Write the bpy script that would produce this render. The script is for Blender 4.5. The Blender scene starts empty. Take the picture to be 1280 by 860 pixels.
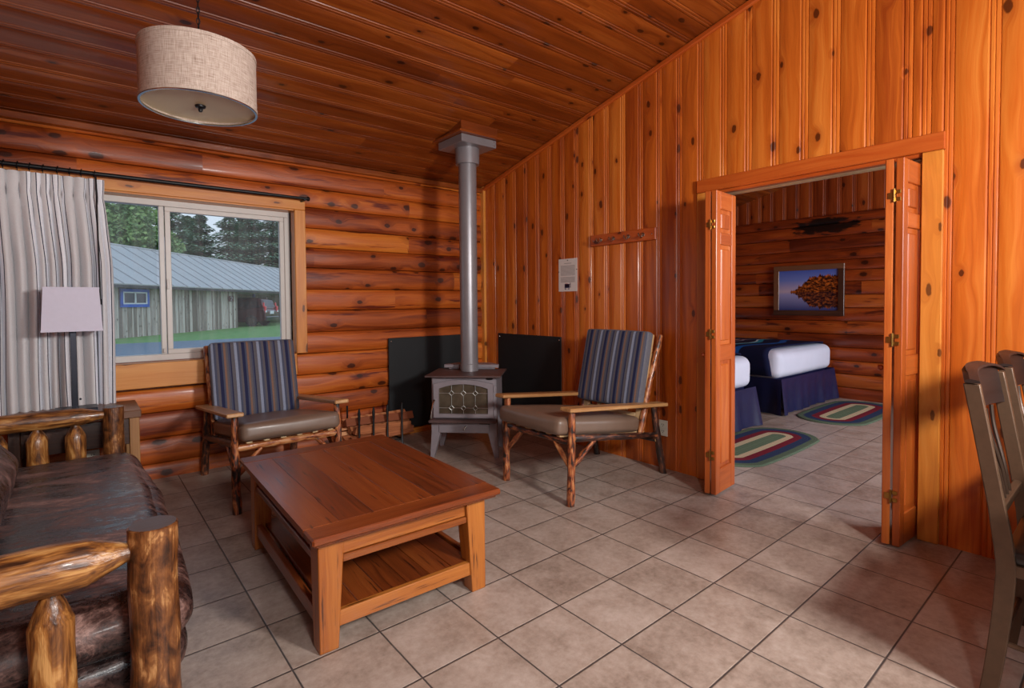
import bpy, math, random
from mathutils import Vector, Matrix, noise
random.seed(7)
PI = math.pi
SC = bpy.context.scene
COL = SC.collection
R = random.random
def U(a, b): return a + (b - a) * random.random()
def V(*a): return Vector(a)
def lerp(a, b, t): return a + (b - a) * t
def srgb(r, g, b):
    def c(x):
        x /= 255.0
        return x / 12.92 if x <= 0.04045 else ((x + 0.055) / 1.055) ** 2.4
    return (c(r), c(g), c(b), 1.0)
def RZ(deg): return Matrix.Rotation(math.radians(deg), 4, 'Z')
def RX(deg): return Matrix.Rotation(math.radians(deg), 4, 'X')
def RY(deg): return Matrix.Rotation(math.radians(deg), 4, 'Y')
def TR(*a): return Matrix.Translation(Vector(a))

# ------------------------------------------------------------------ materials
class G:
    def __init__(s, name):
        s.m = bpy.data.materials.new(name); s.m.use_nodes = True
        s.t = s.m.node_tree; s.t.nodes.clear()
        s.out = s.t.nodes.new('ShaderNodeOutputMaterial')
    def put(s, sock, v):
        if isinstance(v, bpy.types.NodeSocket): s.t.links.new(v, sock)
        else: sock.default_value = v
    def n(s, typ, ins=None, **props):
        nd = s.t.nodes.new('ShaderNode' + typ)
        for k, v in props.items(): setattr(nd, k, v)
        for k, v in (ins or {}).items(): s.put(nd.inputs[k], v)
        return nd
    def math(s, op, a, b=0.0, c=None, clamp=False):
        nd = s.n('Math', {0: a, 1: b}, operation=op, use_clamp=clamp)
        if c is not None: s.put(nd.inputs[2], c)
        return nd.outputs[0]
    def mr(s, v, a, b, c=0.0, d=1.0, smooth=True):
        nd = s.n('MapRange', {0: v, 1: a, 2: b, 3: c, 4: d})
        if smooth: nd.interpolation_type = 'SMOOTHSTEP'
        return nd.outputs[0]
    def ramp(s, fac, stops, interp='LINEAR'):
        nd = s.n('ValToRGB', {0: fac}); cr = nd.color_ramp; cr.interpolation = interp
        while len(cr.elements) < len(stops): cr.elements.new(0.5)
        for e, (p, c) in zip(cr.elements, stops): e.position = p; e.color = c
        return nd.outputs[0]
    def mix(s, f, a, b, mode='MIX'):
        nd = s.n('Mix', data_type='RGBA', blend_type=mode)
        s.put(nd.inputs[0], f); s.put(nd.inputs[6], a); s.put(nd.inputs[7], b)
        return nd.outputs[2]
    def noise(s, vec, scale=1.0, detail=2.0, rough=0.5, dist=0.0):
        return s.n('TexNoise', {'Vector': vec, 'Scale': scale, 'Detail': detail, 'Roughness': rough, 'Distortion': dist}).outputs[0]
    def xyz(s, vec): return s.n('SeparateXYZ', {0: vec}).outputs
    def comb(s, x, y, z=0.0): return s.n('CombineXYZ', {0: x, 1: y, 2: z}).outputs[0]
    def gc(s): return s.n('Attribute', attribute_name='gc').outputs['Vector']
    def rnd(s): return s.n('Attribute', attribute_name='rnd').outputs['Fac']
    def bump(s, h, strength=0.2, dist=0.01):
        return s.n('Bump', {'Strength': strength, 'Distance': dist, 'Height': h}).outputs[0]
    def bsdf(s, col, rough=0.5, metal=0.0, bump=None, coat=0.0, spec=0.5, trans=0.0, sheen=0.0):
        b = s.n('BsdfPrincipled')
        s.put(b.inputs['Base Color'], col); s.put(b.inputs['Roughness'], rough)
        s.put(b.inputs['Metallic'], metal); s.put(b.inputs['Coat Weight'], coat)
        b.inputs['Coat Roughness'].default_value = 0.12
        s.put(b.inputs['Specular IOR Level'], spec)
        if sheen: s.put(b.inputs['Sheen Weight'], sheen)
        if bump is not None: s.put(b.inputs['Normal'], bump)
        s.t.links.new(b.outputs[0], s.out.inputs[0])
        return b

def plain(name, col, rough=0.5, metal=0.0, coat=0.0, var=0.12, scale=9.0, bumps=0.0, spec=0.5):
    g = G(name)
    pos = g.n('TexCoord').outputs['Object']
    f = g.noise(pos, scale, 4, 0.6)
    dark = tuple(c * (1 - var) for c in col[:3]) + (1,)
    lite = tuple(min(1, c * (1 + var)) for c in col[:3]) + (1,)
    c = g.ramp(f, [(0.3, dark), (0.7, lite)])
    bm = g.bump(g.noise(pos, scale * 18, 2), bumps, 0.002) if bumps else None
    g.bsdf(c, rough, metal, bm, coat, spec)
    return g.m

def wood(name, dark, mid, lite, rough=0.32, coat=0.25, grain=26.0, knots=0.35, knotcol=None, rndamt=0.75,
         ks=(4.2, 8.0), kr=0.15, patch=None, stain=None, ring=0.0, bumpy=0.12):
    g = G(name); gc = g.gc(); x, y, z = g.xyz(gc); rn = g.rnd()
    vv = g.n('TexVoronoi', {'Vector': g.comb(g.math('MULTIPLY', x, ks[0]), g.math('MULTIPLY', y, ks[1])), 'Scale': 1.0, 'Randomness': 0.9}, voronoi_dimensions='2D')
    d = vv.outputs['Distance']; cr = g.n('SeparateColor', {0: vv.outputs['Color']}).outputs
    has = g.math('LESS_THAN', cr[0], knots)
    dn = g.math('ADD', d, g.math('MULTIPLY', g.math('SUBTRACT', g.noise(gc, 34, 2), 0.5), 0.10))
    size = g.mr(cr[1], 0, 1, kr * 0.55, kr * 1.25, False)
    km = g.math('MULTIPLY', has, g.mr(g.math('DIVIDE', dn, size), 1.15, 0.75))
    halo = g.math('MULTIPLY', has, g.mr(g.math('DIVIDE', d, size), 3.6, 0.8))
    yw = g.math('ADD', y, g.math('MULTIPLY', halo, 0.035))
    yw = g.math('ADD', yw, g.math('MULTIPLY', g.math('SUBTRACT', g.noise(g.comb(g.math('MULTIPLY', x, 1.6), g.math('MULTIPLY', y, 7.0), 0.0), 1.0, 2), 0.5), 0.10))
    gv = g.comb(g.math('MULTIPLY', x, 1.1), g.math('MULTIPLY', yw, grain), g.math('MULTIPLY', z, grain))
    n1 = g.noise(gv, 1.0, 3, 0.55, 0.8)
    n2 = g.noise(g.comb(g.math('MULTIPLY', x, 3.0), g.math('MULTIPLY', yw, grain * 6), g.math('MULTIPLY', z, grain * 6)), 1.0, 2)
    n3 = g.noise(g.comb(g.math('MULTIPLY', x, 0.9), g.math('MULTIPLY', y, 5.0), g.math('MULTIPLY', z, 5.0)), 1.0, 2)
    f = g.math('ADD', g.math('MULTIPLY', n1, 0.55), g.math('MULTIPLY', n2, 0.18))
    f = g.math('ADD', f, g.math('MULTIPLY', n3, 0.45))
    f = g.math('ADD', f, g.math('MULTIPLY', g.math('SUBTRACT', rn, 0.5), rndamt))
    col = g.ramp(f, [(0.34, dark), (0.60, mid), (0.84, lite)])
    col = g.mix(g.math('MULTIPLY', halo, 0.42), col, dark)
    if patch:
        pn = g.noise(g.comb(g.math('MULTIPLY', x, patch[1]), g.math('MULTIPLY', y, patch[2]), g.math('MULTIPLY', z, patch[2])), 1.0, 4, 0.65)
        col = g.mix(g.mr(pn, patch[3], patch[3] + 0.09), col, patch[0])
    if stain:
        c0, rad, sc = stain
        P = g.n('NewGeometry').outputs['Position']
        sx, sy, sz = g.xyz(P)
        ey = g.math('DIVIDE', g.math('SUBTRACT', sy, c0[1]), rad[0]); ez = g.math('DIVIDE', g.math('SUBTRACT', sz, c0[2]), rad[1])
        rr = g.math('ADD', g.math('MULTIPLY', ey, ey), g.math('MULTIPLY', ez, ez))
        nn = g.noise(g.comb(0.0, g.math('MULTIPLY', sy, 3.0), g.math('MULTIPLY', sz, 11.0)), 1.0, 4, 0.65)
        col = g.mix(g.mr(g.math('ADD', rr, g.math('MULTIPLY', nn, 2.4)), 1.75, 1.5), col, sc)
    kc = knotcol or tuple(c * 0.22 for c in dark[:3]) + (1,)
    col = g.mix(g.math('MULTIPLY', km, 0.88), col, kc)
    bm = g.bump(g.math('ADD', n1, g.math('MULTIPLY', n2, 0.6)), bumpy, 0.004)
    g.bsdf(col, g.mr(n1, 0, 1, rough * 0.8, rough * 1.25, False), 0, bm, coat)
    return g.m

def bark(name, cols, sx=9, sy=22, rough=0.45, coat=0.3, lo=0.36, sp=0.30):
    g = G(name); gc = g.gc(); x, y, z = g.xyz(gc); rn = g.rnd()
    v = g.comb(g.math('MULTIPLY', x, sx), g.math('MULTIPLY', y, sy), g.math('MULTIPLY', z, sy))
    n1 = g.noise(v, 1.0, 4, 0.6, 0.5)
    n2 = g.noise(g.comb(g.math('MULTIPLY', x, sx * 0.5), g.math('MULTIPLY', y, sy * 5), g.math('MULTIPLY', z, sy * 5)), 1.0, 3)
    f = g.math('ADD', g.math('MULTIPLY', n1, 0.85), g.math('MULTIPLY', n2, 0.22))
    f = g.math('ADD', f, g.math('MULTIPLY', g.math('SUBTRACT', rn, 0.5), 0.14))
    k = len(cols)
    col = g.ramp(f, [(lo + sp * i / (k - 1), c) for i, c in enumerate(cols)])
    g.bsdf(col, rough, 0, g.bump(g.math('ADD', n1, n2), 0.35, 0.006), coat)
    return g.m

M = {}
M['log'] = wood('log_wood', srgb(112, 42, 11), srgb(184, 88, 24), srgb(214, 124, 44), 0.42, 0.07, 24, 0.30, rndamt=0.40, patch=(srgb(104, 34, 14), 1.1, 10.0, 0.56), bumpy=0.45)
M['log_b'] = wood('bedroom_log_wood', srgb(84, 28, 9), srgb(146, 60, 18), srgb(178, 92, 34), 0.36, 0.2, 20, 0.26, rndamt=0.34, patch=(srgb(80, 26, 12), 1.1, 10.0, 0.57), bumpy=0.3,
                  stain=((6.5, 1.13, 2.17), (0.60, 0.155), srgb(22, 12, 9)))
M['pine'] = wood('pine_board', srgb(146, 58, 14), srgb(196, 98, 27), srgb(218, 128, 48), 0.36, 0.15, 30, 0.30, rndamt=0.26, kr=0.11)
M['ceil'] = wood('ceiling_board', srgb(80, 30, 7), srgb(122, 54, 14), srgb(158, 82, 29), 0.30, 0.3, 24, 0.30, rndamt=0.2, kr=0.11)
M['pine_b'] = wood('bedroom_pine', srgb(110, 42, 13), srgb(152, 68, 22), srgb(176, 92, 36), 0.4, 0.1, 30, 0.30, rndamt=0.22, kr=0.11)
M['trim'] = wood('trim_pine', srgb(174, 94, 30), srgb(206, 128, 48), srgb(222, 156, 78), 0.38, 0.15, 22, 0.22, rndamt=0.3, kr=0.11, ks=(3.2, 9))
M['trim_o'] = wood('trim_orange', srgb(132, 48, 15), srgb(172, 74, 23), srgb(190, 94, 34), 0.34, 0.2, 24, 0.2, rndamt=0.3, kr=0.12)
M['door'] = wood('door_pine', srgb(132, 52, 17), srgb(172, 82, 28), srgb(192, 104, 42), 0.33, 0.3, 34, 0.0, rndamt=0.2)
M['table'] = wood('table_oak', srgb(70, 28, 10), srgb(116, 52, 18), srgb(142, 72, 28), 0.36, 0.2, 40, 0.0, rndamt=0.3, bumpy=0.2, patch=(srgb(44, 16, 7), 4.0, 70.0, 0.60))
M['table_l'] = wood('table_oak_leg', srgb(112, 52, 16), srgb(154, 84, 30), srgb(180, 110, 46), 0.36, 0.2, 40, 0.0, rndamt=0.3, bumpy=0.2, patch=(srgb(78, 36, 12), 3.0, 70.0, 0.60))
M['plank'] = wood('arm_plank', srgb(120, 76, 42), srgb(164, 116, 70), srgb(190, 146, 96), 0.4, 0.1, 40, 0.0, rndamt=0.3, bumpy=0.2)
M['slat'] = wood('ash_slat', srgb(150, 110, 70), srgb(190, 152, 106), srgb(214, 182, 136), 0.45, 0.1, 40, 0.0, rndamt=0.3)
M['end'] = wood('end_table_wood', srgb(54, 30, 20), srgb(86, 52, 34), srgb(112, 74, 50), 0.4, 0.2, 30, 0.0)
M['slog'] = bark('peeled_log', [srgb(50, 27, 15), srgb(104, 62, 29), srgb(150, 97, 46), srgb(190, 140, 82)], 8.0, 34, 0.36, 0.2)
M['slog_d'] = bark('peeled_log_dark', [srgb(44, 24, 14), srgb(76, 43, 22), srgb(104, 61, 30), srgb(128, 80, 42), srgb(182, 132, 82)], 14.0, 30, 0.36, 0.2)
M['slog_end'] = wood('log_cut_end', srgb(44, 22, 12), srgb(78, 44, 26), srgb(104, 66, 42), 0.36, 0.1, 60, 0.0)
M['hick'] = bark('hickory_bark', [srgb(20, 13, 11), srgb(54, 27, 18), srgb(142, 70, 36), srgb(176, 108, 62), srgb(196, 138, 90)], 15.0, 48, 0.42, 0.2)
M['hick_d'] = bark('hickory_bark_dark', [srgb(18, 12, 11), srgb(38, 23, 19), srgb(70, 38, 28), srgb(146, 86, 52)], 15.0, 48, 0.42, 0.2)
M['fire'] = wood('split_firewood', srgb(130, 66, 34), srgb(190, 116, 72), srgb(222, 160, 112), 0.75, 0.0, 36, 0.0, rndamt=0.7, bumpy=0.5)
M['black'] = plain('matte_black_board', srgb(22, 25, 28), 0.6, 0, 0, 0.2, 3)
M['iron'] = plain('black_iron', srgb(24, 24, 26), 0.42, 0.4, 0, 0.2)
M['stove'] = plain('grey_stove_enamel', srgb(142, 134, 140), 0.44, 0.25, 0.0, 0.10, 7, 0.05)
M['stove_d'] = plain('brown_grey_stove_plate', srgb(88, 68, 66), 0.5, 0.2, 0.0, 0.2, 9, 0.1)
M['pipe'] = plain('stove_pipe_grey', srgb(138, 134, 138), 0.36, 0.4, 0.0, 0.08, 6)
M['brass'] = plain('antique_brass', srgb(168, 128, 66), 0.3, 0.95)
M['chrome'] = plain('polished_metal', srgb(200, 198, 192), 0.18, 1.0)
M['track'] = plain('track_metal', srgb(196, 186, 156), 0.3, 0.8)
M['vinyl'] = plain('window_vinyl', srgb(204, 198, 192), 0.4, 0, 0, 0.03)
M['white'] = plain('white_plastic', srgb(226, 222, 206), 0.35, 0, 0, 0.03)
M['shade'] = plain('white_shade', srgb(216, 214, 232), 0.8, 0, 0, 0.02, 40, 0.1)
M['lampm'] = plain('lamp_dark_metal', srgb(46, 48, 58), 0.35, 0.6)
M['taupe'] = plain('taupe_vinyl', srgb(112, 90, 76), 0.38, 0, 0.05, 0.07, 5, 0.12)
M['navy'] = plain('navy_skirt', srgb(20, 25, 64), 0.42, 0, 0, 0.15, 6)
M['sheet'] = plain('white_sheet', srgb(206, 209, 226), 0.7, 0, 0, 0.03, 4, 0.1)
M['bronze'] = plain('bronze_chair_frame', srgb(88, 65, 48), 0.45, 0.3, 0, 0.14, 30, 0.08)
M['dspin'] = plain('dark_bronze_spindle', srgb(62, 46, 36), 0.35, 0.4)
M['walnut'] = wood('dark_walnut', srgb(20, 10, 8), srgb(34, 18, 13), srgb(46, 26, 18), 0.5, 0.0, 30, 0.0)
M['dseat'] = plain('dark_seat', srgb(34, 30, 30), 0.35)

def mk_floor():
    g = G('floor_tile'); P = g.n('NewGeometry').outputs['Position']; x, y, z = g.xyz(P); T = 0.315
    ax = g.math('DIVIDE', x, T); ay = g.math('DIVIDE', y, T)
    def edge(a):
        fr = g.math('FRACT', a); return g.math('MULTIPLY', g.math('MINIMUM', fr, g.math('SUBTRACT', 1.0, fr)), T)
    e = g.math('MINIMUM', edge(ax), edge(ay))
    grout = g.mr(e, 0.0035, 0.0022)
    wn = g.n('TexWhiteNoise', {'Vector': g.comb(g.math('FLOOR', ax), g.math('FLOOR', ay))}, noise_dimensions='2D').outputs[0]
    off = g.n('VectorMath', {0: P, 1: g.comb(g.math('MULTIPLY', wn, 31.0), g.math('MULTIPLY', wn, 17.0))}, operation='ADD').outputs[0]
    n1 = g.noise(off, 6, 5, 0.65); n2 = g.noise(off, 38, 4, 0.7)
    f = g.math('ADD', g.math('MULTIPLY', n1, 0.6), g.math('MULTIPLY', n2, 0.4))
    f = g.math('ADD', f, g.math('MULTIPLY', g.math('SUBTRACT', wn, 0.5), 0.10))
    c = g.ramp(f, [(0.30, srgb(122, 104, 92)), (0.50, srgb(164, 146, 134)), (0.70, srgb(188, 172, 162))])
    gcol = g.mix(g.mr(e, 0.0, 0.0030), srgb(196, 186, 178), srgb(60, 54, 52))
    c = g.mix(grout, c, srgb(72, 66, 64))
    h = g.math('ADD', g.mr(e, 0.001, 0.006), g.math('MULTIPLY', n2, 0.06))
    g.bsdf(c, g.mr(n1, 0.2, 0.8, 0.30, 0.44), 0, g.bump(h, 0.5, 0.004), 0.0)
    return g.m
M['floor'] = mk_floor()

def stripes(name, period, stops, base_rough=0.8, axis=0, weave=400.0, wv=0.30):
    g = G(name); gc = g.gc(); c = g.xyz(gc)
    f = g.math('FRACT', g.math('DIVIDE', c[axis], period))
    col = g.ramp(f, stops, 'CONSTANT')
    w = g.noise(g.n('VectorMath', {0: gc, 1: (weave, weave * 0.35, weave)}, operation='MULTIPLY').outputs[0], 1.0, 2)
    col = g.mix(g.mr(w, 0.3, 0.7, 0.0, wv), col, (0.02, 0.02, 0.03, 1))
    g.bsdf(col, base_rough, 0, g.bump(w, 0.25, 0.002), 0, 0.2)
    return g.m
gy, lb, nv, br, g2 = srgb(96, 92, 98), srgb(142, 150, 172), srgb(34, 38, 72), srgb(132, 100, 84), srgb(76, 80, 100)
M['stripe'] = stripes('striped_upholstery', 0.150, [(0, gy), (0.10, lb), (0.22, g2), (0.32, gy), (0.42, nv), (0.56, g2), (0.64, br), (0.73, gy), (0.82, g2), (0.90, nv), (0.95, gy)])
M['side'] = plain('grey_boxing_fabric', srgb(98, 96, 104), 0.85, 0, 0, 0.1, 60, 0.2)
cb, cw, cn = srgb(220, 219, 221), srgb(242, 245, 252), srgb(40, 42, 66)
M['curtain'] = stripes('striped_curtain', 0.115, [(0, cb), (0.56, cn), (0.595, cw), (0.78, cn), (0.815, cb)], 0.85, 0, 300, 0.06)

def mk_linen():
    g = G('linen_shade'); gc = g.gc(); x, y, z = g.xyz(gc)
    a = g.noise(g.comb(g.math('MULTIPLY', x, 22), g.math('MULTIPLY', y, 420)), 1.0, 3)
    b = g.noise(g.comb(g.math('MULTIPLY', x, 420), g.math('MULTIPLY', y, 22)), 1.0, 3)
    f = g.math('MULTIPLY', g.math('ADD', a, b), 0.5)
    c = g.ramp(f, [(0.34, srgb(134, 112, 98)), (0.5, srgb(178, 160, 148)), (0.68, srgb(200, 185, 173))])
    g.bsdf(c, 0.85, 0, g.bump(f, 0.3, 0.002), 0, 0.2); return g.m
M['linen'] = mk_linen()
M['diff'] = plain('frosted_diffuser', srgb(236, 226, 190), 0.45, 0, 0.05, 0.03)

def mk_leather():
    g = G('distressed_leather'); P = g.n('TexCoord').outputs['Object']
    sc = g.n('VectorMath', {0: P, 1: (1.5, 3.4, 3.0)}, operation='MULTIPLY').outputs[0]
    n1 = g.noise(sc, 1.5, 5, 0.62, 1.4); n2 = g.noise(P, 85, 4, 0.75, 0.8); n3 = g.noise(sc, 3.4, 4, 0.6, 1.8)
    rg = g.math('SUBTRACT', 1.0, g.math('ABSOLUTE', g.math('MULTIPLY', g.math('SUBTRACT', n3, 0.5), 6.0)), clamp=True)
    f = g.math('ADD', g.math('MULTIPLY', n1, 0.80), g.math('MULTIPLY', n2, 0.30))
    f = g.math('ADD', f, g.math('MULTIPLY', g.math('POWER', rg, 3.0), 0.10))
    c = g.ramp(f, [(0.45, srgb(30, 22, 22)), (0.54, srgb(54, 38, 36)), (0.62, srgb(96, 68, 61)), (0.74, srgb(150, 116, 106))])
    g.bsdf(c, g.mr(f, 0.48, 0.66, 0.24, 0.62), 0, g.bump(g.math('ADD', n3, g.math('MULTIPLY', n2, 0.10)), 0.3, 0.014), 0.06)
    return g.m
M['leather'] = mk_leather()

def mk_rug():
    g = G('braided_rug'); gc = g.gc(); x, y, z = g.xyz(gc)   # x: 0 at rim .. 1 at the heart
    col = g.ramp(x, [(0, srgb(92, 108, 88)), (0.20, srgb(46, 60, 92)), (0.42, srgb(122, 30, 46)), (0.62, srgb(206, 186, 150)), (0.80, srgb(104, 122, 96))], 'CONSTANT')
    br_ = g.math('SINE', g.math('ADD', g.math('MULTIPLY', y, 150.0), g.math('MULTIPLY', x, 60.0)))
    row = g.math('ABSOLUTE', g.math('SINE', g.math('MULTIPLY', x, 50.0)))
    k = g.math('MULTIPLY', g.mr(row, 0.0, 0.4), g.mr(br_, -1, 1, 0.7, 1.0))
    col = g.mix(g.mr(k, 0, 1, 0.55, 0.0), col, (0.02, 0.02, 0.02, 1))
    g.bsdf(col, 0.9, 0, g.bump(k, 0.5, 0.004), 0, 0.15); return g.m
M['rug'] = mk_rug()

def mk_blanket():
    g = G('navy_patterned_blanket'); gc = g.gc(); x, y, z = g.xyz(gc)   # x across bed, y along from the foot
    col = srgb(24, 28, 58)
    def wave(cy, amp, fr, ph, w, c, col, x0=None, x1=None):
        yy = g.math('ADD', cy, g.math('MULTIPLY', g.math('SINE', g.math('ADD', g.math('MULTIPLY', x, fr), ph)), amp))
        m = g.mr(g.math('ABSOLUTE', g.math('SUBTRACT', y, yy)), w, w * 0.7)
        if x0 is not None:
            m = g.math('MULTIPLY', m, g.math('MULTIPLY', g.mr(x, x0, x0 + 0.03), g.mr(x, x1, x1 - 0.03)))
        return g.mix(m, col, c)
    col = wave(0.30, 0.08, 5.2, 0.4, 0.045, srgb(30, 92, 170), col)
    col = wave(0.52, 0.09, 5.2, 0.9, 0.035, srgb(44, 140, 170), col)
    col = wave(0.56, 0.09, 5.2, 0.9, 0.014, srgb(190, 220, 226), col)
    for cy, x0, x1, c in ((0.80, 0.45, 1.2, srgb(190, 70, 56)), (0.86, 0.4, 1.15, srgb(214, 206, 200)), (0.93, 0.5, 1.25, srgb(196, 96, 70)), (1.0, 0.55, 1.1, srgb(206, 190, 170)), (0.72, 0.7, 1.3, srgb(160, 158, 176))):
        col = wave(cy, 0.03, 17.0, cy * 20, 0.020, c, col, x0, x1)
    g.bsdf(col, 0.8, 0, g.bump(g.noise(gc, 220, 2), 0.2, 0.002), 0, 0.1); return g.m
M['blanket'] = mk_blanket()

def mk_picture():
    g = G('lake_photograph'); gc = g.gc(); x, y, z = g.xyz(gc)   # 0..1
    yh = 0.46
    ym = g.math('ADD', yh, g.math('ABSOLUTE', g.math('SUBTRACT', y, yh)))
    sky = g.ramp(y, [(0.0, srgb(40, 52, 110)), (0.40, srgb(150, 150, 196)), (0.47, srgb(190, 170, 190)), (0.75, srgb(110, 130, 200)), (1.0, srgb(72, 96, 180))])
    top = g.math('ADD', yh, g.math('ADD', g.mr(x, 0.18, 0.66, 0.02, 0.40), g.math('MULTIPLY', g.math('SUBTRACT', g.noise(g.comb(g.math('MULTIPLY', x, 16), 0.0), 1.0, 4, 0.7), 0.5), 0.42)))
    top = g.math('MULTIPLY', top, 1.0)
    tm = g.math('MULTIPLY', g.mr(g.math('SUBTRACT', top, ym), 0.0, 0.02), g.mr(x, 0.17, 0.22))
    nn = g.noise(g.comb(g.math('MULTIPLY', x, 14), g.math('MULTIPLY', ym, 16)), 1.0, 4, 0.7)
    tr = g.ramp(nn, [(0.38, srgb(24, 16, 14)), (0.5, srgb(96, 44, 18)), (0.62, srgb(200, 104, 34))])
    tr = g.mix(g.mr(y, yh + 0.005, yh - 0.01, 0, 0.45), tr, srgb(22, 20, 36))
    col = g.mix(tm, sky, tr)
    g.bsdf(col, 0.25, 0, None, 0.1); return g.m
M['picture'] = mk_picture()

def mk_paper():
    g = G('printed_notice'); gc = g.gc(); x, y, z = g.xyz(gc)
    ln = g.math('FRACT', g.math('MULTIPLY', y, 34.0))
    band = g.math('MULTIPLY', g.mr(y, 0.27, 0.275), g.mr(y, 0.80, 0.795))
    nz = g.noise(g.comb(g.math('MULTIPLY', x, 60), g.math('MULTIPLY', g.math('FLOOR', g.math('MULTIPLY', y, 34.0)), 7.0)), 1.0, 1)
    m = g.math('MULTIPLY', g.math('MULTIPLY', g.mr(ln, 0.35, 0.5), band), g.mr(nz, 0.36, 0.46))
    m = g.math('MULTIPLY', m, g.math('MULTIPLY', g.mr(x, 0.10, 0.12), g.mr(x, 0.90, 0.86)))
    gap = g.math('MULTIPLY', g.mr(y, 0.44, 0.45), g.mr(y, 0.49, 0.48))
    m = g.math('MULTIPLY', m, g.math('SUBTRACT', 1.0, gap))
    head = g.math('MULTIPLY', g.math('MULTIPLY', g.mr(y, 0.845, 0.85), g.mr(y, 0.87, 0.865)), g.math('MULTIPLY', g.mr(x, 0.30, 0.31), g.mr(x, 0.70, 0.69)))
    m = g.math('MAXIMUM', m, g.math('MULTIPLY', head, g.mr(nz, 0.3, 0.4)))
    col = g.mix(g.math('MULTIPLY', m, 0.6), srgb(216, 208, 204), srgb(70, 66, 72))
    g.bsdf(col, 0.4); return g.m
M['paper'] = mk_paper()

def mk_glass(name, tint=(1, 1, 1, 1), refl=0.05):
    g = G(name)
    t = g.n('BsdfTransparent', {0: tint}); gl = g.n('BsdfGlossy', {0: (1, 1, 1, 1), 'Roughness': 0.02})
    lw = g.n('LayerWeight', {0: 0.5}).outputs['Facing']
    f = g.math('MULTIPLY', g.math('POWER', lw, 5.0), 0.5, clamp=True)
    mx = g.n('MixShader', {0: f}); g.t.links.new(t.outputs[0], mx.inputs[1]); g.t.links.new(gl.outputs[0], mx.inputs[2])
    P = g.n('TexCoord').outputs['Object']; px, py_, pz = g.xyz(P)
    veil = g.mr(g.noise(g.comb(g.math('MULTIPLY', px, 14), 0.0, g.math('MULTIPLY', pz, 1.6)), 1.0, 4, 0.65), 0.3, 0.75, 0.025, 0.085)  # bright haze over the outside view, mixed into the pane as streaky white
    df = g.n('BsdfDiffuse', {0: srgb(226, 232, 240)})
    m2 = g.n('MixShader', {0: veil}); g.t.links.new(mx.outputs[0], m2.inputs[1]); g.t.links.new(df.outputs[0], m2.inputs[2])
    g.t.links.new(m2.outputs[0], g.out.inputs[0]); return g.m
M['glass'] = mk_glass('window_glass', (0.93, 0.96, 0.97, 1))
M['stoveglass'] = plain('sooty_stove_glass', srgb(80, 70, 58), 0.12, 0, 0.4, 0.5, 7)
M['came'] = plain('lead_came', srgb(190, 190, 186), 0.3, 0.7)

# outdoors
def mk_grass():
    g = G('lawn'); P = g.n('NewGeometry').outputs['Position']
    c = g.ramp(g.noise(P, 3.0, 5, 0.7), [(0.3, srgb(92, 132, 76)), (0.7, srgb(130, 164, 104))]); g.bsdf(c, 0.9, 0, None, 0, 0.1); return g.m
M['grass'] = mk_grass()
def mk_road():
    g = G('wet_asphalt_sky_tint'); P = g.n('NewGeometry').outputs['Position']
    c = g.ramp(g.noise(P, 5.0, 4, 0.6), [(0.3, srgb(92, 108, 124)), (0.7, srgb(108, 124, 140))]); g.bsdf(c, 0.55, 0, None, 0, 0.3); return g.m  # blue of the reflected sky is put into the asphalt colour
M['road'] = mk_road()
M['shedw'] = wood('weathered_board', srgb(128, 116, 106), srgb(176, 164, 154), srgb(210, 200, 190), 0.85, 0, 12, 0.1, rndamt=0.7, bumpy=0.3)
M['sheddk'] = plain('dark_fascia', srgb(70, 68, 70), 0.7)
M['roof'] = plain('metal_roof', srgb(182, 180, 178), 0.75, 0.0, 0, 0.07, 0.6)
M['seam'] = plain('roof_seam', srgb(140, 140, 142), 0.7)
M['blue'] = plain('blue_paint', srgb(30, 92, 196), 0.5)
M['wpaint'] = plain('white_paint', srgb(226, 228, 232), 0.5, 0, 0, 0.03)
M['wpane'] = plain('shed_pane', srgb(56, 62, 76), 0.15)
M['car'] = plain('dark_red_car_paint', srgb(66, 18, 28), 0.25, 0.3, 0.6, 0.05)
M['carg'] = plain('car_window', srgb(24, 28, 36), 0.08, 0, 0.3)
M['tyre'] = plain('tyre_rubber', srgb(26, 26, 28), 0.8)
M['red'] = plain('tail_light_red', srgb(214, 40, 48), 0.2, 0, 0.4)
M['signb'] = plain('sign_brown', srgb(92, 44, 40), 0.6)
def mk_leaf(name, a, b):  # paled needle and leaf colours hold the distance haze
    g = G(name); P = g.n('NewGeometry').outputs['Position']
    c = g.ramp(g.noise(P, 1.4, 4, 0.7), [(0.3, a), (0.7, b)]); g.bsdf(c, 0.8, 0, None, 0, 0.15); return g.m
M['leaf'] = mk_leaf('fir_needles', srgb(98, 132, 114), srgb(154, 182, 142))
M['leaf2'] = mk_leaf('broad_leaves', srgb(94, 128, 90), srgb(166, 192, 124))
M['trunk'] = plain('tree_bark', srgb(98, 84, 72), 0.9)

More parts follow.
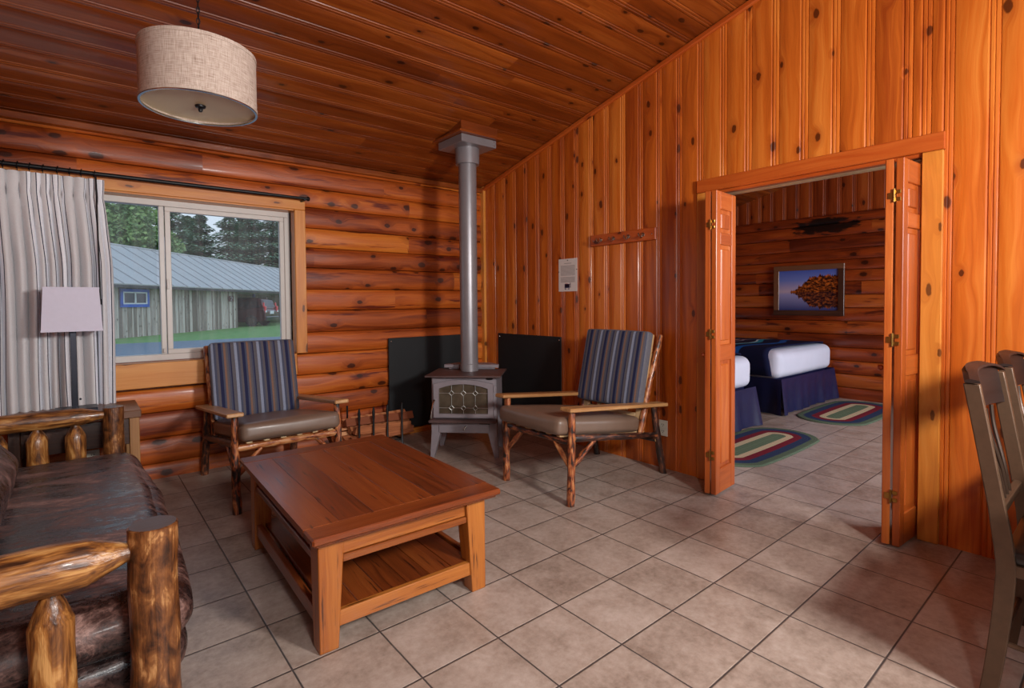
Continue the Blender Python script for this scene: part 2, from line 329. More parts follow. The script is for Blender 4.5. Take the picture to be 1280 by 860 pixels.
# ------------------------------------------------------------------ mesh builder
class MB:
    def __init__(s): s.v = []; s.f = []; s.mi = []; s.g = []; s.r = []
    def add(s, verts, faces, gcs, rnd, mat=0):
        o = len(s.v); s.v += [tuple(v) for v in verts]; s.g += [tuple(q) for q in gcs]; s.r += [rnd] * len(verts)
        for f in faces: s.f.append([o + i for i in f]); s.mi.append(mat)
        return s
    def box(s, c, size, axis=None, b=0.003, T=None, rnd=None, mat=0, taper=None):
        hx, hy, hz = [q / 2 for q in size]; b = min(b, hx * .49, hy * .49, hz * .49)
        if axis is None: axis = max(range(3), key=lambda i: size[i])
        o = [i for i in range(3) if i != axis]; o.sort(key=lambda i: -size[i])
        rnd = R() if rnd is None else rnd; ox, oy, oz = R() * 40, R() * 40, R() * 9
        vs = []; gs = []; idx = {}
        for sx in (-1, 1):
            for sy in (-1, 1):
                for sz in (-1, 1):
                    for k in range(3):
                        q = [sx * (hx - b), sy * (hy - b), sz * (hz - b)]
                        q[k] = (sx * hx, sy * hy, sz * hz)[k]
                        if taper:                                   # (fx, fy) scale at the top
                            t = (q[2] + hz) / (2 * hz); q[0] *= lerp(1, taper[0], t); q[1] *= lerp(1, taper[1], t)
                        idx[(sx, sy, sz, k)] = len(vs); p = Vector(q)
                        gs.append((q[axis] + ox, q[o[0]] + oy, q[o[1]] + oz)); p = p + Vector(c)
                        vs.append(T @ p if T else p)
        fs = []
        I = lambda a, b_, c_, k: idx[(a, b_, c_, k)]
        for k in range(3):
            for sg in (-1, 1):
                cs = []
                for a, b_ in ((-1, -1), (1, -1), (1, 1), (-1, 1)):
                    q = [a, b_]; q.insert(k, sg); cs.append(I(*q, k))
                if (sg < 0) != (k == 1): cs.reverse()
                fs.append(cs)
        for k in range(3):                                            # edges along k
            i, j = [q for q in range(3) if q != k]
            for a in (-1, 1):
                for b_ in (-1, 1):
                    def K(kk, which):
                        q = [0, 0, 0]; q[k] = kk; q[i] = a; q[j] = b_; return I(*q, which)
                    cs = [K(-1, i), K(1, i), K(1, j), K(-1, j)]
                    if (a * b_ > 0) == (k != 1): cs.reverse()
                    fs.append(cs)
        for sx in (-1, 1):
            for sy in (-1, 1):
                for sz in (-1, 1):
                    cs = [I(sx, sy, sz, 0), I(sx, sy, sz, 1), I(sx, sy, sz, 2)]
                    if sx * sy * sz < 0: cs.reverse()
                    fs.append(cs)
        return s.add(vs, fs, gs, rnd, mat)
    def tube(s, pts, rad, seg=12, cap=True, wob=0.0, rnd=None, mat=0, capmat=None, flat=1.0, T=None, closed=False):
        pts = [Vector(p) for p in pts]; n = len(pts); rad = rad if hasattr(rad, '__len__') else [rad] * n
        rnd = R() if rnd is None else rnd; ox = R() * 40; oy = R() * 9; so = R() * 100
        up = None; vs = []; gs = []; L = 0
        for i, p in enumerate(pts):
            t = (pts[(i + 1) % n] - pts[i - 1]) if closed else (pts[min(i + 1, n - 1)] - pts[max(i - 1, 0)])
            if t.length < 1e-9: t = Vector((0, 0, 1))
            t.normalize()
            if up is None:
                up = Vector((0, 0, 1)) if abs(t.z) < 0.9 else Vector((1, 0, 0))
            a = t.cross(up).normalized(); up = a.cross(t).normalized()
            if i: L += (pts[i] - pts[i - 1]).length
            for k in range(seg):
                an = 2 * PI * k / seg; r = rad[i]
                if wob: r *= 1 + wob * noise.noise(Vector((math.cos(an) * 1.2 + so, math.sin(an) * 1.2, L * 9)))
                q = p + a * math.cos(an) * r + up * math.sin(an) * r * flat
                vs.append(T @ q if T else q); gs.append((L + ox, math.cos(an) * rad[i] + oy, math.sin(an) * rad[i]))
        fs = []
        for i in range(n if closed else n - 1):
            for k in range(seg):
                j = (i + 1) % n; k2 = (k + 1) % seg
                fs.append([i * seg + k, i * seg + k2, j * seg + k2, j * seg + k])
        s.add(vs, fs, gs, rnd, mat)
        if cap and not closed:
            cm = mat if capmat is None else capmat
            for i, rev in ((0, True), (n - 1, False)):
                ring = vs[i * seg:(i + 1) * seg]; f = list(range(seg)); f = f[::-1] if rev else f
                s.add(ring, [f], [(rad[i] * math.sin(2 * PI * k / seg) + ox, rad[i] * math.cos(2 * PI * k / seg), 0) for k in range(seg)], rnd, cm)
        return s
    def lathe(s, prof, seg=32, c=(0, 0, 0), sx=1.0, sy=1.0, T=None, mat=0, cap=False, rnd=None):
        vs = []; gs = []; L = 0
        for i, (r, z) in enumerate(prof):
            if i: L += math.hypot(r - prof[i - 1][0], z - prof[i - 1][1])
            for k in range(seg):
                a = 2 * PI * k / seg; q = Vector((c[0] + math.cos(a) * r * sx, c[1] + math.sin(a) * r * sy, c[2] + z))
                vs.append(T @ q if T else q); gs.append((a * max(r, 0.01), L, 0))
        fs = [[i * seg + k, i * seg + (k + 1) % seg, (i + 1) * seg + (k + 1) % seg, (i + 1) * seg + k] for i in range(len(prof) - 1) for k in range(seg)]
        if cap:
            fs.append(list(range(seg))[::-1]); fs.append([(len(prof) - 1) * seg + k for k in range(seg)])
        return s.add(vs, fs, gs, R() if rnd is None else rnd, mat)
    def grid(s, nu, nv, fn, gf, rnd=0.5, mat=0, flip=False):
        vs = []; gs = []
        for i in range(nu + 1):
            for j in range(nv + 1):
                vs.append(fn(i / nu, j / nv)); gs.append(gf(i / nu, j / nv))
        fs = []
        for i in range(nu):
            for j in range(nv):
                f = [i * (nv + 1) + j, (i + 1) * (nv + 1) + j, (i + 1) * (nv + 1) + j + 1, i * (nv + 1) + j + 1]
                fs.append(f[::-1] if flip else f)
        return s.add(vs, fs, gs, rnd, mat)
    def prism(s, poly, h0, h1, T=None, mat=0, axis=None, rnd=None, inset=None):
        """polygon in local xy, extruded along z from h0 to h1"""
        n = len(poly); rnd = R() if rnd is None else rnd; ox, oy = R() * 40, R() * 40
        vs = []; gs = []
        for h in (h0, h1):
            for (x, y) in poly:
                q = Vector((x, y, h)); vs.append(T @ q if T else q)
                gs.append({None: (x + ox, y + oy, h), 1: (y + ox, x + oy, h), 2: (h + ox, x + oy, y)}[axis])
        fs = [[i, (i + 1) % n, n + (i + 1) % n, n + i] for i in range(n)] + [list(range(n))[::-1], list(range(n, 2 * n))]
        return s.add(vs, fs, gs, rnd, mat)
    def cushion(s, c, size, r=0.04, n=12, bulge=(0, 0, 0), wr=0.0, wf=8.0, T=None, mat=0, gax=(0, 1, 2), seed=0.0, sidemat=None):
        h = [q / 2 for q in size]; key = {}; vs = []; gs = []; fs = []; mats = []
        ts = []
        for i in range(n + 1):
            t = -1 + 2 * i / n; ts.append(math.copysign(1 - (1 - abs(t)) ** 1.5, t))
        def vert(q):
            kk = tuple(round(a, 5) for a in q)
            if kk in key: return key[kk]
            p = [a * b for a, b in zip(q, h)]
            inn = [max(-(hh - min(r, hh)), min(hh - min(r, hh), a)) for a, hh in zip(p, h)]
            d = Vector(p) - Vector(inn); L = d.length
            o = Vector(inn) + (d * (min(r, *h) / L) if L > 1e-9 else d)
            for k in range(3):
                i, j = [z for z in range(3) if z != k]
                if bulge[k] and abs(q[k]) > 0.999: o[k] += math.copysign(bulge[k] * (1 - q[i] ** 2) * (1 - q[j] ** 2), q[k])
            if wr:
                nn = noise.noise(Vector((o[0] * wf + seed, o[1] * wf * .5, o[2] * wf))) + 0.6 * noise.noise(Vector((o[0] * wf * .6 + o[1] * wf * 1.6, o[1] * wf * .5 + seed, o[2] * wf)))
                o += o.normalized() * wr * nn
            key[kk] = len(vs); g0 = (o[gax[0]], o[gax[1]], o[gax[2]])
            o = o + Vector(c); vs.append(T @ o if T else o); gs.append(g0); return key[kk]
        for k in range(3):
            i, j = [z for z in range(3) if z != k]
            for sg in (-1, 1):
                for a in range(n):
                    for b in range(n):
                        f = []
                        for u, w in ((a, b), (a + 1, b), (a + 1, b + 1), (a, b + 1)):
                            q = [0, 0, 0]; q[k] = sg; q[i] = ts[u]; q[j] = ts[w]; f.append(vert(q))
                        if (sg < 0) != (k == 1): f.reverse()
                        fs.append(f); mats.append(sidemat[1] if sidemat and k != sidemat[0] else mat)
        o = len(s.v); s.v += [tuple(v) for v in vs]; s.g += gs; s.r += [0.5] * len(vs)
        for f, m_ in zip(fs, mats): s.f.append([o + q for q in f]); s.mi.append(m_)
        return s

def obj(name, mb, mats, parent=None, smooth=0.6):
    me = bpy.data.meshes.new(name); me.from_pydata(mb.v, [], mb.f)
    for m in (mats if isinstance(mats, (list, tuple)) else [mats]): me.materials.append(M[m])
    me.polygons.foreach_set('material_index', mb.mi)
    a = me.attributes.new('gc', 'FLOAT_VECTOR', 'POINT'); a.data.foreach_set('vector', [q for g in mb.g for q in g])
    a = me.attributes.new('rnd', 'FLOAT', 'POINT'); a.data.foreach_set('value', mb.r)
    me.polygons.foreach_set('use_smooth', [True] * len(me.polygons)); me.update()
    me.set_sharp_from_angle(angle=smooth)
    o = bpy.data.objects.new(name, me); COL.objects.link(o)
    if parent: o.parent = parent
    return o
def tag(o, label, cat, group=None):
    o['label'] = label; o['category'] = cat
    if group: o['group'] = group
    return o
def thing(name, label, cat, loc=(0, 0, 0), rz=0.0, group=None):
    o = bpy.data.objects.new(name, None); o.empty_display_size = 0.1; COL.objects.link(o)
    o.location = loc; o.rotation_euler = (0, 0, math.radians(rz)); return tag(o, label, cat, group)
def struct(name, mb, mats, label=None, cat=None, parent=None, smooth=0.6):
    o = obj(name, mb, mats, parent, smooth)
    if not parent: o['kind'] = 'structure'; o['label'] = label or name.replace('_', ' '); o['category'] = cat or name.split('_')[0]
    return o
def empty_struct(name, label, cat):
    o = bpy.data.objects.new(name, None); COL.objects.link(o); o['kind'] = 'structure'; o['label'] = label; o['category'] = cat; return o
def copy_tree(o, parent=None):
    c = o.copy(); COL.objects.link(c)
    if parent: c.parent = parent
    for ch in list(o.children): copy_tree(ch, c)
    return c

# ------------------------------------------------------------------ dimensions
XE, YN, XW, YS, XB = 2.45, 2.99, -2.3, -3.4, 6.52
CT = 0.13                                                # partition thickness
def cz(y): return 2.42 + 0.242 * (2.95 - y)
OY0, OY1, OZ = -0.77, 0.386, 1.955                      # door opening
WX0, WX1, WZ0, WZ1 = -1.22, 0.52, 0.83, 1.985           # window opening

# ------------------------------------------------------------------ room shell
mb = MB(); mb.box((2.2, -0.2, -0.05), (9.4, 6.9, 0.1), b=0.001)
struct('floor', mb, 'floor', 'mottled beige square floor tiles with dark grout running through both rooms', 'floor')

def board(mb, o, al, ac, out, L0, L1, w, rnd=None, slope=None):
    """one bead-edged board: profile runs across ac, extruded along al; slope(a) gives the far end at offset a"""
    prof = [(0, -0.007), (0.003, -0.001), (0.006, 0), (0.016, 0), (0.020, -0.004), (0.024, 0), (0.034, 0), (0.039, -0.006), (0.046, 0.0), (w * 0.62, 0), (w - 0.006, 0), (w - 0.002, -0.002), (w, -0.007)]
    rnd = R() if rnd is None else rnd; ou, ov = R() * 60, R() * 60; vs = []; gs = []
    n = 1 if L1 - L0 < 0.1 else 2
    for t in range(n + 1):
        for a, d in prof:
            e = slope(a) if slope else L1
            u = lerp(L0, e, t / n); vs.append(o + al * u + ac * a + out * d); gs.append((u + ou, a + ov, 0))
    m = len(prof); fs = [[t * m + i, t * m + i + 1, (t + 1) * m + i + 1, (t + 1) * m + i] for t in range(n) for i in range(m - 1)]
    if al.cross(ac).dot(out) > 0: fs = [f[::-1] for f in fs]
    mb.add(vs, [f for f in fs], gs, rnd)

def vwall(mb, x, facing, y0, y1, hole=None, zb=0.0, first=0.762):
    """vertical boards on a wall at x, facing -x or +x, running up to the sloping ceiling"""
    y = first
    while y > y0: y -= 0.165
    while y < y1:
        w = 0.165; a, b = max(y, y0), min(y + w, y1)
        if b - a > 0.05:
            rn = R()
            segs = [(zb, a, b)]
            if hole and b > hole[0] and a < hole[1]:
                segs = []
                if a < hole[0] - .05: segs.append((zb, a, hole[0]))
                if b > hole[1] + .05: segs.append((zb, hole[1], b))
                segs.append((hole[2], max(a, hole[0]) if a < hole[0] - .05 else a, min(b, hole[1]) if b > hole[1] + .05 else b))
            for z0, aa, bb in segs:
                board(mb, V(x, aa, 0), V(0, 0, 1), V(0, 1, 0), V(facing, 0, 0), z0, 9, bb - aa, rn, slope=lambda q, aa=aa: cz(aa + q) + 0.02)
        y += w

mb = MB(); vwall(mb, XE, -1, YS, YN - 0.0, (OY0 - 0.03, OY1 + 0.03, OZ + 0.02)); vwall(mb, XE + CT, 1, YS, YN, (OY0 - 0.03, OY1 + 0.03, OZ + 0.02))
def slopebox(mb, x0, x1, y0, y1, z0):
    vs = [(x, y, z) for x in (x0, x1) for y in (y0, y1) for z in (z0, None)]
    vs = [(x, y, cz(y) + 0.015 if z is None else z) for x, y, z in vs]
    fs = [[0, 1, 3, 2], [4, 6, 7, 5], [0, 4, 5, 1], [2, 3, 7, 6], [0, 2, 6, 4], [1, 5, 7, 3]]
    mb.add(vs, fs, [(v[2], v[1], v[0]) for v in vs], 0.4)
for a in ((YS, OY0, 0.0), (OY1, YN, 0.0), (OY0, OY1, OZ)): slopebox(mb, XE + 0.008, XE + CT - 0.008, *a)
struct('wall_east', mb, 'pine', 'orange knotty pine wall of vertical bead-edged boards with the double doorway', 'wall')

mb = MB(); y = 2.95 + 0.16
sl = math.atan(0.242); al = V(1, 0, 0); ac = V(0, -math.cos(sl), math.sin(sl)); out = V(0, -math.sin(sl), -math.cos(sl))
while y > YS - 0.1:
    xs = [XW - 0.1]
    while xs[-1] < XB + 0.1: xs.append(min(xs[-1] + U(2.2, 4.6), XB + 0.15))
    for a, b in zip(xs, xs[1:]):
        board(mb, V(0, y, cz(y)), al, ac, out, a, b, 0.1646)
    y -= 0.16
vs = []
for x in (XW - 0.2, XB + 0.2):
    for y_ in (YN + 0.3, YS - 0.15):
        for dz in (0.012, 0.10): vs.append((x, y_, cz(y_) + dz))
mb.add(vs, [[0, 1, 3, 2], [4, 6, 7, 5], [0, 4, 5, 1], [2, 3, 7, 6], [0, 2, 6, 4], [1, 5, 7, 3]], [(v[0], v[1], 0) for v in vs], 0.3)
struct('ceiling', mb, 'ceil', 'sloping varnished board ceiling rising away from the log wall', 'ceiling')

def logwall(mb, o, du, inn, L, seams, hole=None, bulge=0.054, seglen=(1.4, 3.2)):
    """horizontal half logs; o is the start point at floor, du runs along, inn points into the room"""
    for z0, z1 in zip(seams, seams[1:]):
        cuts = [0.0]
        while cuts[-1] < L - 0.9: cuts.append(min(L, cuts[-1] + U(*seglen)))
        if cuts[-1] < L: cuts.append(L)
        spans = list(zip(cuts, cuts[1:]))
        if hole and z1 > hole[2] and z0 < hole[3]:
            spans = [q for a, b in spans for q in ((a, min(b, hole[0])), (max(a, hole[1]), b)) if q[1] - q[0] > 0.03]
        zs = R() * 50
        for a, b in spans:
            rn = R(); n = max(2, int((b - a) / 0.12)); m = 10; ou, ov, so = R() * 60, R() * 60, R() * 60
            def P(u, v):
                s_ = a + (b - a) * u; an = PI * v
                w = 0.85 + 0.30 * noise.noise(Vector((s_ * 1.3 + zs, 3.1, 0)))
                bul = max(0.0, math.sin(an)) ** 0.50 * bulge * w + 0.004 * noise.noise(Vector((s_ * 5 + so, v * 3, 1)))
                zz = lerp(z0, z1, 0.5 - 0.5 * math.cos(an)) + 0.010 * noise.noise(Vector((s_ * 0.9 + zs, 7.7, 0))) * math.sin(an)
                return o + du * s_ + inn * bul + V(0, 0, zz)
            mb.grid(n, m, P, lambda u, v: (a + (b - a) * u + ou, v * (z1 - z0) * 1.25 + ov, 0), rn, flip=du.cross(V(0, 0, 1)).dot(inn) < 0)

NS = [-0.05, 0.105, 0.285, 0.466, 0.636, 0.813, 0.991, 1.173, 1.353, 1.533, 1.698, 1.863, 2.034, 2.193, 2.355, 2.50]
mb = MB()
logwall(mb, V(XW, YN, 0), V(1, 0, 0), V(0, -1, 0), XE - XW, NS, (WX0 - XW - 0.02, WX1 - XW + 0.02, WZ0 - 0.02, WZ1 + 0.02))
for a in ((XW - 0.2, WX0, 0, 2.7), (WX1, XB + 0.2, 0, 2.7), (WX0, WX1, 0, WZ0), (WX0, WX1, WZ1, 2.7)):
    mb.box(((a[0] + a[1]) / 2, YN + 0.1, (a[2] + a[3]) / 2), (a[1] - a[0], 0.19, a[3] - a[2]), b=0.001)
struct('wall_north', mb, 'log', 'varnished half-log wall around the window', 'wall')
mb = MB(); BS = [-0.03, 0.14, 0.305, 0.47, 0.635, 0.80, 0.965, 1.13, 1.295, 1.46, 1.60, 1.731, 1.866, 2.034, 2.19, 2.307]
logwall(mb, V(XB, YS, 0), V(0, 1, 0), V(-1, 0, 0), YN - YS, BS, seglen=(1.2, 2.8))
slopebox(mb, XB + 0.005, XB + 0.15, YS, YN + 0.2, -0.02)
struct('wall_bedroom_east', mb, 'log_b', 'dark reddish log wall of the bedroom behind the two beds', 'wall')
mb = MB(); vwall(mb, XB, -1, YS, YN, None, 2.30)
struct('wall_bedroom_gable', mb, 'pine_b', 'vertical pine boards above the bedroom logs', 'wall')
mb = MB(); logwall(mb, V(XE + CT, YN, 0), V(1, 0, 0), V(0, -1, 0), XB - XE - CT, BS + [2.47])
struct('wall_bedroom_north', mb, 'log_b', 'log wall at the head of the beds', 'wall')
mb = MB(); logwall(mb, V(XW, YS, 0), V(0, 1, 0), V(1, 0, 0), YN - YS, NS + [2.66, 2.82, 2.98, 3.14, 3.30, 3.46, 3.62, 3.78, 3.95, 4.1])
slopebox(mb, XW - 0.15, XW - 0.002, YS, YN + 0.2, -0.02)
struct('wall_west', mb, 'log', 'log wall at the left side of the room', 'wall')
# south wall with a big window opening in the living room and one in the bedroom
mb = MB(); SWZ0, SWZ1 = 0.9, 2.2
def sbox(x0, x1, z0, z1): mb.box(((x0 + x1) / 2, YS - 0.06, (z0 + z1) / 2), (x1 - x0, 0.12, z1 - z0), axis=2, b=0.001)
sbox(XW - .2, -1.4, 0, 4.1); sbox(1.6, 3.4, 0, 4.1); sbox(5.6, XB + .2, 0, 4.1)
for a, b in ((-1.4, 1.6), (3.4, 5.6)): sbox(a, b, 0, SWZ0); sbox(a, b, SWZ1, 4.1)
struct('wall_south', mb, 'pine', 'pine wall behind the viewer with two windows', 'wall')

# ---- trims
def trimbox(name, c, size, mat, label, axis=None, b=0.004, extra=()):
    m_ = MB(); m_.box(c, size, axis, b)
    for e in extra: m_.box(*e)
    return struct(name, m_, mat, label, 'trim')
L = (YN - YS) / math.cos(sl)
mb = MB(); Tm = TR(XE - 0.014, (YN + YS) / 2, cz((YN + YS) / 2) - 0.022) @ RX(-math.degrees(sl)); mb.box((0, 0, 0), (0.030, L, 0.040), 1, 0.008, Tm)
struct('trim_1', mb, 'trim_o', 'sloping wooden cove strip where the ceiling meets the pine wall', 'trim')
trimbox('trim_2', ((XW + XE) / 2, YN - 0.055, cz(YN - 0.055) - 0.030), (XE - XW, 0.05, 0.045), 'ceil', 'straight wooden strip where the ceiling meets the log wall')
trimbox('trim_3', (XE - 0.012, YN - 0.055, 1.22), (0.03, 0.075, 2.44), 'trim', 'vertical pine corner strip behind the stove', 2)
trimbox('trim_4', (1.85, YN - 0.07, 0.022), (1.15, 0.05, 0.05), 'trim', 'low wooden strip on the floor under the black board')
# door casing and jambs
trimbox('trim_5', (XE - 0.012, (0.468 - 0.86) / 2, 2.003), (0.028, 1.328, 0.086), 'trim_o', 'orange head casing above the double doorway', 1)
trimbox('trim_6', (XE - 0.010, 0.427, 0.98), (0.024, 0.082, 1.958), 'trim', 'left side casing of the double doorway', 2)
trimbox('trim_7', (XE - 0.010, -0.812, 0.98), (0.024, 0.086, 1.958), 'trim', 'right side casing of the double doorway', 2)
mb = MB()
mb.box((XE + CT / 2, OY1 + 0.010, OZ / 2), (CT + 0.01, 0.022, OZ), 2); mb.box((XE + CT / 2, OY0 - 0.010, OZ / 2), (CT + 0.01, 0.022, OZ), 2)
mb.box((XE + CT / 2, (OY0 + OY1) / 2, OZ - 0.004), (CT + 0.01, OY1 - OY0, 0.02), 1)
struct('trim_8', mb, 'trim_o', 'pine lining of the double doorway', 'trim')
mb = MB(); mb.box((XE + 0.045, (OY0 + OY1) / 2, OZ - 0.020), (0.022, OY1 - OY0 - 0.01, 0.013), 1, 0.003)
mb.box((XE + 0.045, (OY0 + OY1) / 2, OZ - 0.029), (0.008, OY1 - OY0 - 0.01, 0.006), 1, 0.001)
struct('trim_9', mb, 'track', 'metal sliding track under the doorway head', 'track')
# window casing
cy = YN - 0.085
trimbox('trim_10', ((WX0 + 0.605) / 2 - 0.045, cy, 2.046), (0.605 - WX0 + 0.09, 0.03, 0.105), 'trim', 'pine head casing over the window', 0)
trimbox('trim_11', (0.562, cy, 1.41), (0.086, 0.03, 1.165), 'trim', 'pine side casing at the right of the window', 2)
trimbox('trim_12', ((WX0 + 0.52) / 2, cy, 0.742), (0.52 - WX0, 0.03, 0.172), 'trim', 'pale pine board below the window', 0)
trimbox('trim_13', (WX0 - 0.045, cy, 1.37), (0.09, 0.03, 1.25), 'trim', 'pine side casing hidden by the curtain', 2)
mb = MB(); jy0, jy1 = cy, YN + 0.19; jc = (jy0 + jy1) / 2; jd = jy1 - jy0
mb.box((WX1 + 0.008, jc, (WZ0 + WZ1) / 2), (0.016, jd, WZ1 - WZ0), 2, 0.001); mb.box((WX0 - 0.008, jc, (WZ0 + WZ1) / 2), (0.016, jd, WZ1 - WZ0), 2, 0.001)
mb.box(((WX0 + WX1) / 2, jc, WZ1 + 0.006), (WX1 - WX0, jd, 0.014), 0, 0.001); mb.box(((WX0 + WX1) / 2, jc, WZ0 - 0.010), (WX1 - WX0, jd, 0.016), 0, 0.001)
struct('trim_14', mb, 'trim', 'pine lining inside the window opening', 'trim')

# ---- window_1: sliding vinyl window
w1 = empty_struct('window_1', 'white vinyl sliding window in the log wall looking out on a grey shed', 'window')
FY = YN + 0.075; fx0, fx1, fz0, fz1 = WX0, WX1 - 0.0, WZ0, WZ1
mb = MB(); fw = 0.044
mb.box(((fx0 + fx1) / 2, FY, fz1 - fw / 2), (fx1 - fx0, 0.08, fw), 0); mb.box(((fx0 + fx1) / 2, FY, fz0 + fw / 2), (fx1 - fx0, 0.08, fw), 0)
mb.box((fx0 + fw / 2, FY, (fz0 + fz1) / 2), (fw, 0.08, fz1 - fz0 - 2 * fw), 2); mb.box((fx1 - fw / 2, FY, (fz0 + fz1) / 2), (fw, 0.08, fz1 - fz0 - 2 * fw), 2)
mb.box((-0.365, FY, (fz0 + fz1) / 2), (0.032, 0.05, fz1 - fz0 - 2 * fw), 2)
obj('window_frame', mb, 'vinyl', w1)
mb = MB(); sx0, sx1, sz0, sz1 = -0.345, fx1 - fw, fz0 + fw, fz1 - fw; sw = 0.034; SY = FY - 0.012
mb.box(((sx0 + sx1) / 2, SY, sz1 - sw / 2), (sx1 - sx0, 0.04, sw), 0); mb.box(((sx0 + sx1) / 2, SY, sz0 + sw / 2), (sx1 - sx0, 0.04, sw), 0)
mb.box((sx0 + sw / 2, SY, (sz0 + sz1) / 2), (sw, 0.04, sz1 - sz0 - 2 * sw), 2); mb.box((sx1 - sw / 2, SY, (sz0 + sz1) / 2), (sw, 0.04, sz1 - sz0 - 2 * sw), 2)
obj('sash', mb, 'vinyl', w1)
mb = MB(); mb.box((sx0 + 0.01, SY - 0.026, 1.38), (0.016, 0.014, 0.07), 2); mb.box((-0.365, SY - 0.03, 0.90), (0.018, 0.012, 0.03), 2)
obj('latch', mb, 'vinyl', w1)
mb = MB(); mb.box(((sx0 + sx1) / 2, SY, (sz0 + sz1) / 2), (sx1 - sx0 - 0.05, 0.004, sz1 - sz0 - 0.05), 0, 0.0005); obj('pane', mb, 'glass', w1)
mb = MB(); mb.box(((fx0 - 0.381) / 2, FY + 0.012, (fz0 + fz1) / 2), (-0.381 - fx0 - 0.03, 0.004, fz1 - fz0 - 0.07), 0, 0.0005); obj('pane', mb, 'glass', w1)
# the windows in the south wall
for nm, (a, b), lab in (('window_2', (-1.4, 1.6), 'wide window behind the viewer'), ('window_3', (3.4, 5.6), 'bedroom window beyond the right door')):
    w = empty_struct(nm, lab, 'window'); mb = MB(); y = YS - 0.06
    for x in (a + 0.03, b - 0.03, (a + b) / 2): mb.box((x, y, (SWZ0 + SWZ1) / 2), (0.06, 0.08, SWZ1 - SWZ0), 2)
    for z in (SWZ0 + 0.03, SWZ1 - 0.03): mb.box(((a + b) / 2, y, z), (b - a, 0.08, 0.06), 0)
    obj('window_frame', mb, 'vinyl', w)
    mb = MB(); mb.box(((a + b) / 2, y, (SWZ0 + SWZ1) / 2), (b - a - 0.08, 0.004, SWZ1 - SWZ0 - 0.08), 0, 0.0005); obj('pane', mb, 'glass', w)

# ---- bifold doors
def panel_mesh(w=0.285, h=1.895, t=0.033):
    mb = MB(); st = 0.058; zs = [(0.0, 0.155), (0.835, 0.935), (1.565, 1.64), (1.785, 1.895)]
    for x in (st / 2, w - st / 2): mb.box((x, 0, h / 2), (st, t, h), 2, 0.003)
    for a, b in zs: mb.box((w / 2, 0, (a + b) / 2), (w - 2 * st + 0.002, t - 0.001, b - a), 0, 0.003)
    for (a, b), (c, d) in zip(zs, zs[1:]):
        z0, z1 = b, c
        mb.box((w / 2, 0, (z0 + z1) / 2), (w - 2 * st, t * 0.35, z1 - z0), 2, 0.001)
        mb.box((w / 2, 0, (z0 + z1) / 2), (w - 2 * st - 0.05, t * 0.72, z1 - z0 - 0.05), 2, 0.009)
    return mb
def bifold(name, label, pA, pB, knob, hz, hs):
    d = empty_struct(name, label, 'door')
    for p, q in (pA, pB):
        p, q = V(*p, 0), V(*q, 0); ang = math.degrees(math.atan2(q.y - p.y, q.x - p.x))
        o = obj('door_panel', panel_mesh((q - p).length), 'door', d); o.location = (p.x, p.y, 0.014); o.rotation_euler = (0, 0, math.radians(ang))
    x, y = min(pA[0][0], pB[0][0]), (pA[0][1] + pB[0][1]) / 2
    for z in hz:
        mb = MB(); mb.tube([(x - 0.005, y, z - 0.032), (x - 0.005, y, z + 0.032)], 0.0055, 8)
        mb.box((x + 0.0 - 0.003, y + 0.015, z), (0.005, 0.022, 0.03), 2, 0.001); mb.box((x + 0.0015, y - 0.015, z + 0.018), (0.005, 0.022, 0.018), 2, 0.001); mb.box((x + 0.0015, y - 0.015, z - 0.018), (0.005, 0.022, 0.018), 2, 0.001)
        obj('hinge', mb, 'brass', d)
    mb = MB(); mb.lathe([(0.0, 0.032), (0.013, 0.028), (0.016, 0.018), (0.010, 0.008), (0.008, 0.0)], 14, T=TR(*knob) @ RX(-90))
    obj('knob', mb, 'trim_o', d)
    return d
bifold('door_1', 'folded left bifold door with brass hinges beside the chair', ((2.186, 0.2475), (2.470, 0.335)), ((2.190, 0.2075), (2.474, 0.232)), (2.222, 0.277, 0.885), (1.70, 1.02, 0.26), 1)
bifold('door_2', 'folded right bifold door with brass hinges beside the dining chairs', ((2.216, -0.690), (2.498, -0.655)), ((2.222, -0.731), (2.505, -0.752)), (2.262, -0.668, 0.885), (1.73, 1.03, 0.26), 1)

# ------------------------------------------------------------------ things on the pine wall
mb = MB(); T = TR(XE - 0.003, 1.709, 1.463)
def wallsheet(y0, y1, z0, z1, x, m_, mat=0, gsc=True):
    # faces -x; gc 0..1 with x to the viewer's right (-y)
    m_.add([(x, y1, z0), (x, y0, z0), (x, y0, z1), (x, y1, z1), (x + .002, y1, z0), (x + .002, y0, z0), (x + .002, y0, z1), (x + .002, y1, z1)],
           [[0, 1, 2, 3][::-1], [4, 5, 6, 7], [0, 4, 5, 1], [1, 5, 6, 2], [2, 6, 7, 3], [3, 7, 4, 0]], [(0, 0, 0), (1, 0, 0), (1, 1, 0), (0, 1, 0)] * 2, 0.5, mat)
pn = thing('paper_notice', 'white printed letter-size notice pinned to the pine wall left of the coat rack', 'notice', (XE - 0.004, 1.71, 1.463))
mb = MB(); wallsheet(-0.112, 0.112, -0.142, 0.142, 0, mb); obj('sheet', mb, 'paper', pn)
mb = MB()
for (a, b, c, d, mt) in ((-0.02, 0.038, -0.112, -0.078, 0), (-0.034, -0.028, -0.11, -0.068, 0), (-0.016, 0.032, -0.098, -0.086, 1), (0.0, 0.03, -0.078, -0.074, 2), (-0.02, 0.0, -0.124, -0.117, 0), (0.018, 0.036, -0.124, -0.116, 0)):
    wallsheet(a, b, c, d, -0.0012 - 0.0006 * mt, mb, mt)
obj('printed_picture', mb, ['navy', 'iron', 'trim_o'], pn)
